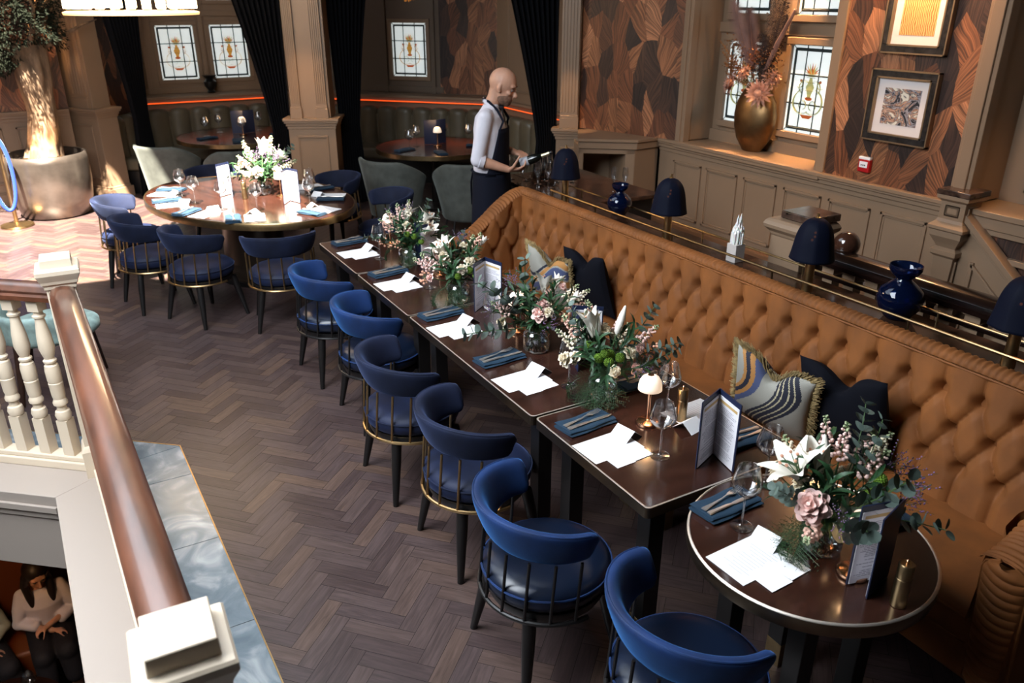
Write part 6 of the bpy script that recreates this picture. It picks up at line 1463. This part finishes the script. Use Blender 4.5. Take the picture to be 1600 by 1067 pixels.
# ---- the waiter
WS = 1.09
t = thing('person', 'bald bearded person in white shirt and dark apron holding a dark bottle', 'person', (3.20, 5.93, 0), R(-40)); t.scale = (WS,) * 3; waiter = t
mb = MB(); HC = (.095, 0, 1.640)
HM = head(mb, HC, R(22))
limb(mb, [(.0, 0, 1.48), (.035, 0, 1.56), (.05, 0, 1.62)], [.062, .056, .055], 16)
loft(mb, [(0, 0, .90, .10, .15), (0, 0, 1.05, .095, .14), (0, 0, 1.28, .105, .165), (0, 0, 1.40, .095, .17), (0, 0, 1.47, .06, .12)])
RA = [(-.005, -.185, 1.425), (-.055, -.225, 1.13), (.165, -.155, 1.055)]; LA = [(-.005, .185, 1.425), (.0, .235, 1.15), (.165, .085, 1.145)]
limb(mb, [RA[0], RA[1]], [.048, .040]); limb(mb, [RA[1], lerp3(Vector(RA[1]), Vector(RA[2]), .4), RA[2]], [.041, .040, .026]); limb(mb, [LA[0], LA[1]], [.048, .040]); limb(mb, [LA[1], lerp3(Vector(LA[1]), Vector(LA[2]), .4), LA[2]], [.041, .039, .026])
for s in (-1, 1): limb(mb, [(0, s * .09, .90), (.015, s * .10, .50), (-.01, s * .10, .09)], [.085, .058, .040]); limb(mb, [(-.02, s * .10, .045), (.15, s * .115, .035)], [.04, .03])
hand(mb, RA[2], (1, .10, .02), (0, .25, 1), (.1, -.9, .45), .9); hand(mb, LA[2], (.85, -.50, -.12), (.1, -.2, -1), (.5, .8, .1), 1.0)
vox(mb, 'body', SKIN, t, .0062, 3)
mb = MB()
loft(mb, [(0, 0, .93, .125, .170), (-.01, 0, 1.05, .125, .170), (0, 0, 1.20, .125, .185), (.0, 0, 1.33, .128, .198), (-.005, 0, 1.42, .108, .195), (.0, 0, 1.475, .072, .130), (.012, 0, 1.515, .060, .066)])
for A, s in ((RA, -1), (LA, 1)):
    a, b = Vector(A[0]), Vector(A[1]); limb(mb, [(-.005, s * .13, 1.44), a, lerp3(a, b, .35), lerp3(a, b, .7), b, lerp3(b, Vector(A[2]), .10)], [.056, .062, .060, .054, .054, .048], 18)
vox(mb, 'shirt', SHIRT, t, .008, 5)
mb = MB()
for A in (RA, LA):
    a, b = Vector(A[1]), Vector(A[2]); c, d = lerp3(a, b, .05), lerp3(a, b, .20); mb.tube([c, d], [.060, .052], 20); mb.tube([lerp3(a, b, .19), lerp3(a, b, .22)], [.054, .050], 20)
mb.build('rolled_cuff', SHIRT, t, smooth=50, bevel=.004)
mb = MB()
for s in (-1, 1): mb.add([(.0, s * .066, 1.545), (.075, s * .012, 1.485), (.092, s * .050, 1.455), (.045, s * .082, 1.49), (-.05, s * .05, 1.56), (-.058, s * .05, 1.515)], [(0, 1, 2, 3), (0, 3, 5, 4)] if s > 0 else [(3, 2, 1, 0), (4, 5, 3, 0)])
mb.add([(-.058, -.05, 1.515), (-.058, .05, 1.515), (-.052, .05, 1.565), (-.052, -.05, 1.565)], [(0, 1, 2, 3)])
mb.build('collar', SHIRT, t, smooth=40, solid=.006, subd=1)
mb = MB(); vs = [(.088, -.014, 1.48), (.088, .014, 1.48), (.135, .026, 1.28), (.135, -.026, 1.28)]; mb.add(vs, [(0, 1, 2, 3)]); mb.sphere((.085, 0, 1.485), .018, 8, 6); mb.build('tie', mat('black_tie', (.006, .006, .010), .5), t, smooth=0, solid=.006)
# apron: bib over the chest, skirt wrapped round the hips down to the shins, neck strap
def bib(u, v):
    z = 1.00 + .345 * v; an = (u * 2 - 1) * R(94 - 46 * v ** .7); return (.136 * cos(an) + .002, .196 * sin(an), z)
mb = MB(); mb.grid(bib, 14, 10); mb.build('apron_bib', APRON, t, smooth=180, solid=.005)
def skirt(u, v):
    a = R(-172) + R(344) * u; z = .38 + .645 * v; k = 1 - v; f = .006 * sin(a * 7) * k
    return ((.140 + .030 * k + f) * cos(a) + .005, (.188 + .035 * k + f) * sin(a), z)
mb = MB(); mb.grid(skirt, 60, 14); mb.build('apron_skirt', APRON, t, smooth=180, solid=.005)
mb = MB(); mb.tube([(.145 * cos(a), .192 * sin(a), 1.02) for a in [2 * pi * i / 40 for i in range(40)]], .012, 6, closed=True, ell=.4)
for s in (-1, 1):
    mb.tube([bib(.5 + .46 * s, 1), (.118, s * .105, 1.40), (.07, s * .088, 1.478), (.0, s * .068, 1.535), (-.055, s * .03, 1.545)], [.010] * 5, 6, ell=.35)
mb.build('apron_strap', APRON, t)
MB().tube([(-.14, .01, 1.02), (-.16, .0, .92), (-.155, -.01, .74)], [.014, .018, .012], 6, ell=.4).build('apron_tie', APRON, t)
mb = MB()
for s in (-1, 1): limb(mb, [(0, s * .09, .92), (.015, s * .10, .50), (-.01, s * .10, .10)], [.105, .078, .062])
vox(mb, 'trousers', TROU, t, .012, 4)
mb = MB()
for s in (-1, 1): limb(mb, [(-.06, s * .10, .045), (.05, s * .108, .045), (.17, s * .118, .032)], [.045, .048, .034])
vox(mb, 'shoes', BLACKW, t, .009, 3)
mb = MB(); mb.sphere((.033, 0, -.068), .0655, 20, 12, HM, sc=(1.0, .86, .82)); mb.sphere((.062, 0, -.090), .034, 14, 8, HM, sc=(1, 1.1, .9)); o = vox(mb, 'beard', STUB, t, .005, 2)
mb = MB()
for s in (-1, 1): mb.sphere((.074, s * .030, .004), .0115, 10, 8, HM)
mb.build('eyes', EYEW, t, smooth=180)
mb = MB()
for s in (-1, 1):
    mb.tube([(.090, s * .014, .026), (.091, s * .032, .031), (.076, s * .050, .025)], [.0025, .004, .002], 6, HM); mb.sphere((.078, s * .030, .008), .0125, 10, 8, HM, sc=(1, 1.1, .55))
mb.build('brows', STUB, t, smooth=180)
MW = TR(3.20, 5.93, 0) @ RZ(R(-40)) @ Matrix.Scale(WS, 4)
bt = thing('champagne_bottle', 'dark bottle with pale gold foil neck held by the waiter', 'bottle')
bt.matrix_world = TR(*(MW @ Vector((.215, -.125, 1.085)))) @ (RZ(R(-40)) @ Vector((.93, -.05, .36))).to_track_quat('Z', 'Y').to_matrix().to_4x4()
MB().lathe([(.0001, 0), (.034, 0), (.038, .006), (.038, .15), (.034, .19), (.020, .225), (.0145, .245), (.0145, .27), (.0001, .27)], 28).build('body', mat('bottle_green_black', (.004, .006, .005), .08, coat=.5), bt)
MB().lathe([(.0175, .235), (.0152, .25), (.0150, .302), (.0001, .303)], 20).build('foil', mat('pale_gold_foil', (.75, .66, .42), .3, .8), bt); MB().lathe([(.0155, .302), (.0165, .305), (.0160, .322), (.012, .326), (.0001, .326)], 18).build('cap', BLACKW, bt)
MB().lathe([(.0385, .05), (.0385, .12)], 28, cap=False).build('label', mat('cream_label', (.35, .35, .38), .6), bt)
# ---- seated pair on the lower floor
def seated(name, label, x, y, z0, rz, shirt, skirt_m, hair, hcol, hold=False):
    t = thing(name, label, 'person', (x, y, z0), R(rz)); mb = MB(); hm = head(mb, (.10, 0, 1.165), R(26), R(12))
    limb(mb, [(.0, 0, .98), (.04, 0, 1.05), (.07, 0, 1.11)], [.05, .046, .045]); loft(mb, [(0, 0, .48, .11, .15), (.0, 0, .65, .09, .125), (.02, 0, .82, .10, .15), (.01, 0, .93, .08, .15), (0, 0, .98, .05, .09)])
    for s in (-1, 1):
        limb(mb, [(.0, s * .09, .50), (.40, s * .10, .50), (.42, s * .10, .08)], [.085, .062, .042]); limb(mb, [(.40, s * .10, .04), (.54, s * .11, .03)], [.038, .028])
        limb(mb, [(0, s * .165, .93), (.05, s * .22, .68), (.24, -s * .02, .66 + .03 * s)], [.042, .038, .024]); hand(mb, (.24, -s * .02, .66 + .03 * s), (.35, -s * .9, .0), (0, .1, -1), (.9, .2, 0), 1.1, .8)
    vox(mb, 'body', SKIN, t, .008, 3)
    mb = MB(); loft(mb, [(0, 0, .50, .13, .165), (.0, 0, .66, .115, .145), (.02, 0, .82, .125, .17), (.01, 0, .92, .10, .165), (0, 0, .975, .065, .10)])
    for s in (-1, 1): limb(mb, [(0, s * .15, .93), (.03, s * .195, .80), (.05, s * .22, .68), (.14, s * .11, .665)], [.060, .060, .060, .052])
    vox(mb, 'shirt', shirt, t, .010, 5)
    mb = MB(); 
    for s in (-1, 1): limb(mb, [(-.02, s * .08, .50), (.40, s * .095, .50), (.44, s * .10, .25)], [.125, .092, .08])
    vox(mb, 'skirt' if hair else 'trousers', skirt_m, t, .012, 4)
    mb = MB()
    if hair:
        mb.sphere((-.022, 0, .040), .103, 18, 12, hm, sc=(1, .88, .98))
        for s in (-1, 1): limb(mb, [tuple(hm @ Vector((.0, s * .075, .02))), tuple(hm @ Vector((.01, s * .092, -.08))), (.085, s * .085, .93), (.10, s * .075, .82)], [.036, .034, .036, .022])
        limb(mb, [tuple(hm @ Vector((-.06, 0, .0))), (-.07, 0, 1.0), (-.08, 0, .84)], [.08, .08, .05])
    else: mb.sphere((-.018, 0, .045), .098, 18, 12, hm, sc=(1, .86, .9))
    vox(mb, 'hair', hcol, t, .008, 3)
    mb = MB()
    for s in (-1, 1): mb.sphere((.074, s * .030, .004), .0115, 10, 8, hm); mb.tube([(.090, s * .014, .026), (.091, s * .032, .031), (.076, s * .050, .025)], [.0025, .004, .002], 6, hm)
    mb.build('eyes', HAIR, t, smooth=180); return t
LZ = -3.4
seated('person', 'seated person with long dark hair and white shirt on the floor below, arms folded', -.86, 7.05, LZ, -86, SHIRT, TROU, True, HAIR)
seated('person', 'seated person in grey-green shirt cut by the left edge, on the floor below', -1.42, 7.0, LZ, -70, mat('grey_green_shirt', (.28, .30, .24), .8), TROU, False, HAIR)
t = thing('sofa', 'rust leather sofa on the floor below behind the seated pair', 'sofa', (-1.1, 7.34, LZ))
MB().bx(-1.6, 1.2, -.45, .25, .12, .42).build('seat', mat('rust_leather', (.14, .04, .012), .5), t, bevel=.04, seg=3); mb = MB()
for k in range(6): MB().bx(-1.6 + .47 * k, -1.14 + .47 * k, .12, .32, .40, 1.25).build('back_cushion', mat('rust_leather', (0, 0, 0)), t, bevel=.06, seg=3)
t = thing('low_table', 'dark low table with glinting glasses on the floor below', 'table', (-1.25, 5.95, LZ)); MB().lathe([(.0001, .52), (.5, .52), (.5, .56), (.0001, .56)], 40).build('tabletop', DWOOD, t); MB().lathe([(.2, 0), (.2, .03), (.04, .05), (.04, .52)], 20).build('pedestal', BLACKW, t)
for k, (u, v) in enumerate([(.1, .1), (.25, .2), (.3, -.05), (.0, .3), (.18, -.2), (-.1, .15)]): place(g0, -1.25 + u, 5.95 + v, LZ + .56, 0, 'wine glass on the low table downstairs, ' + ['in the middle', 'nearest the person in white', 'furthest right', 'furthest back', 'nearest the front', 'furthest left'][k], 'glasses on the low table below')
light('lower_lamp', 'POINT', (-1.2, 5.6, -1.2), 45, (1, .52, .22), size=.12)  # added fill that brightens the seated pair; no fixture stands here
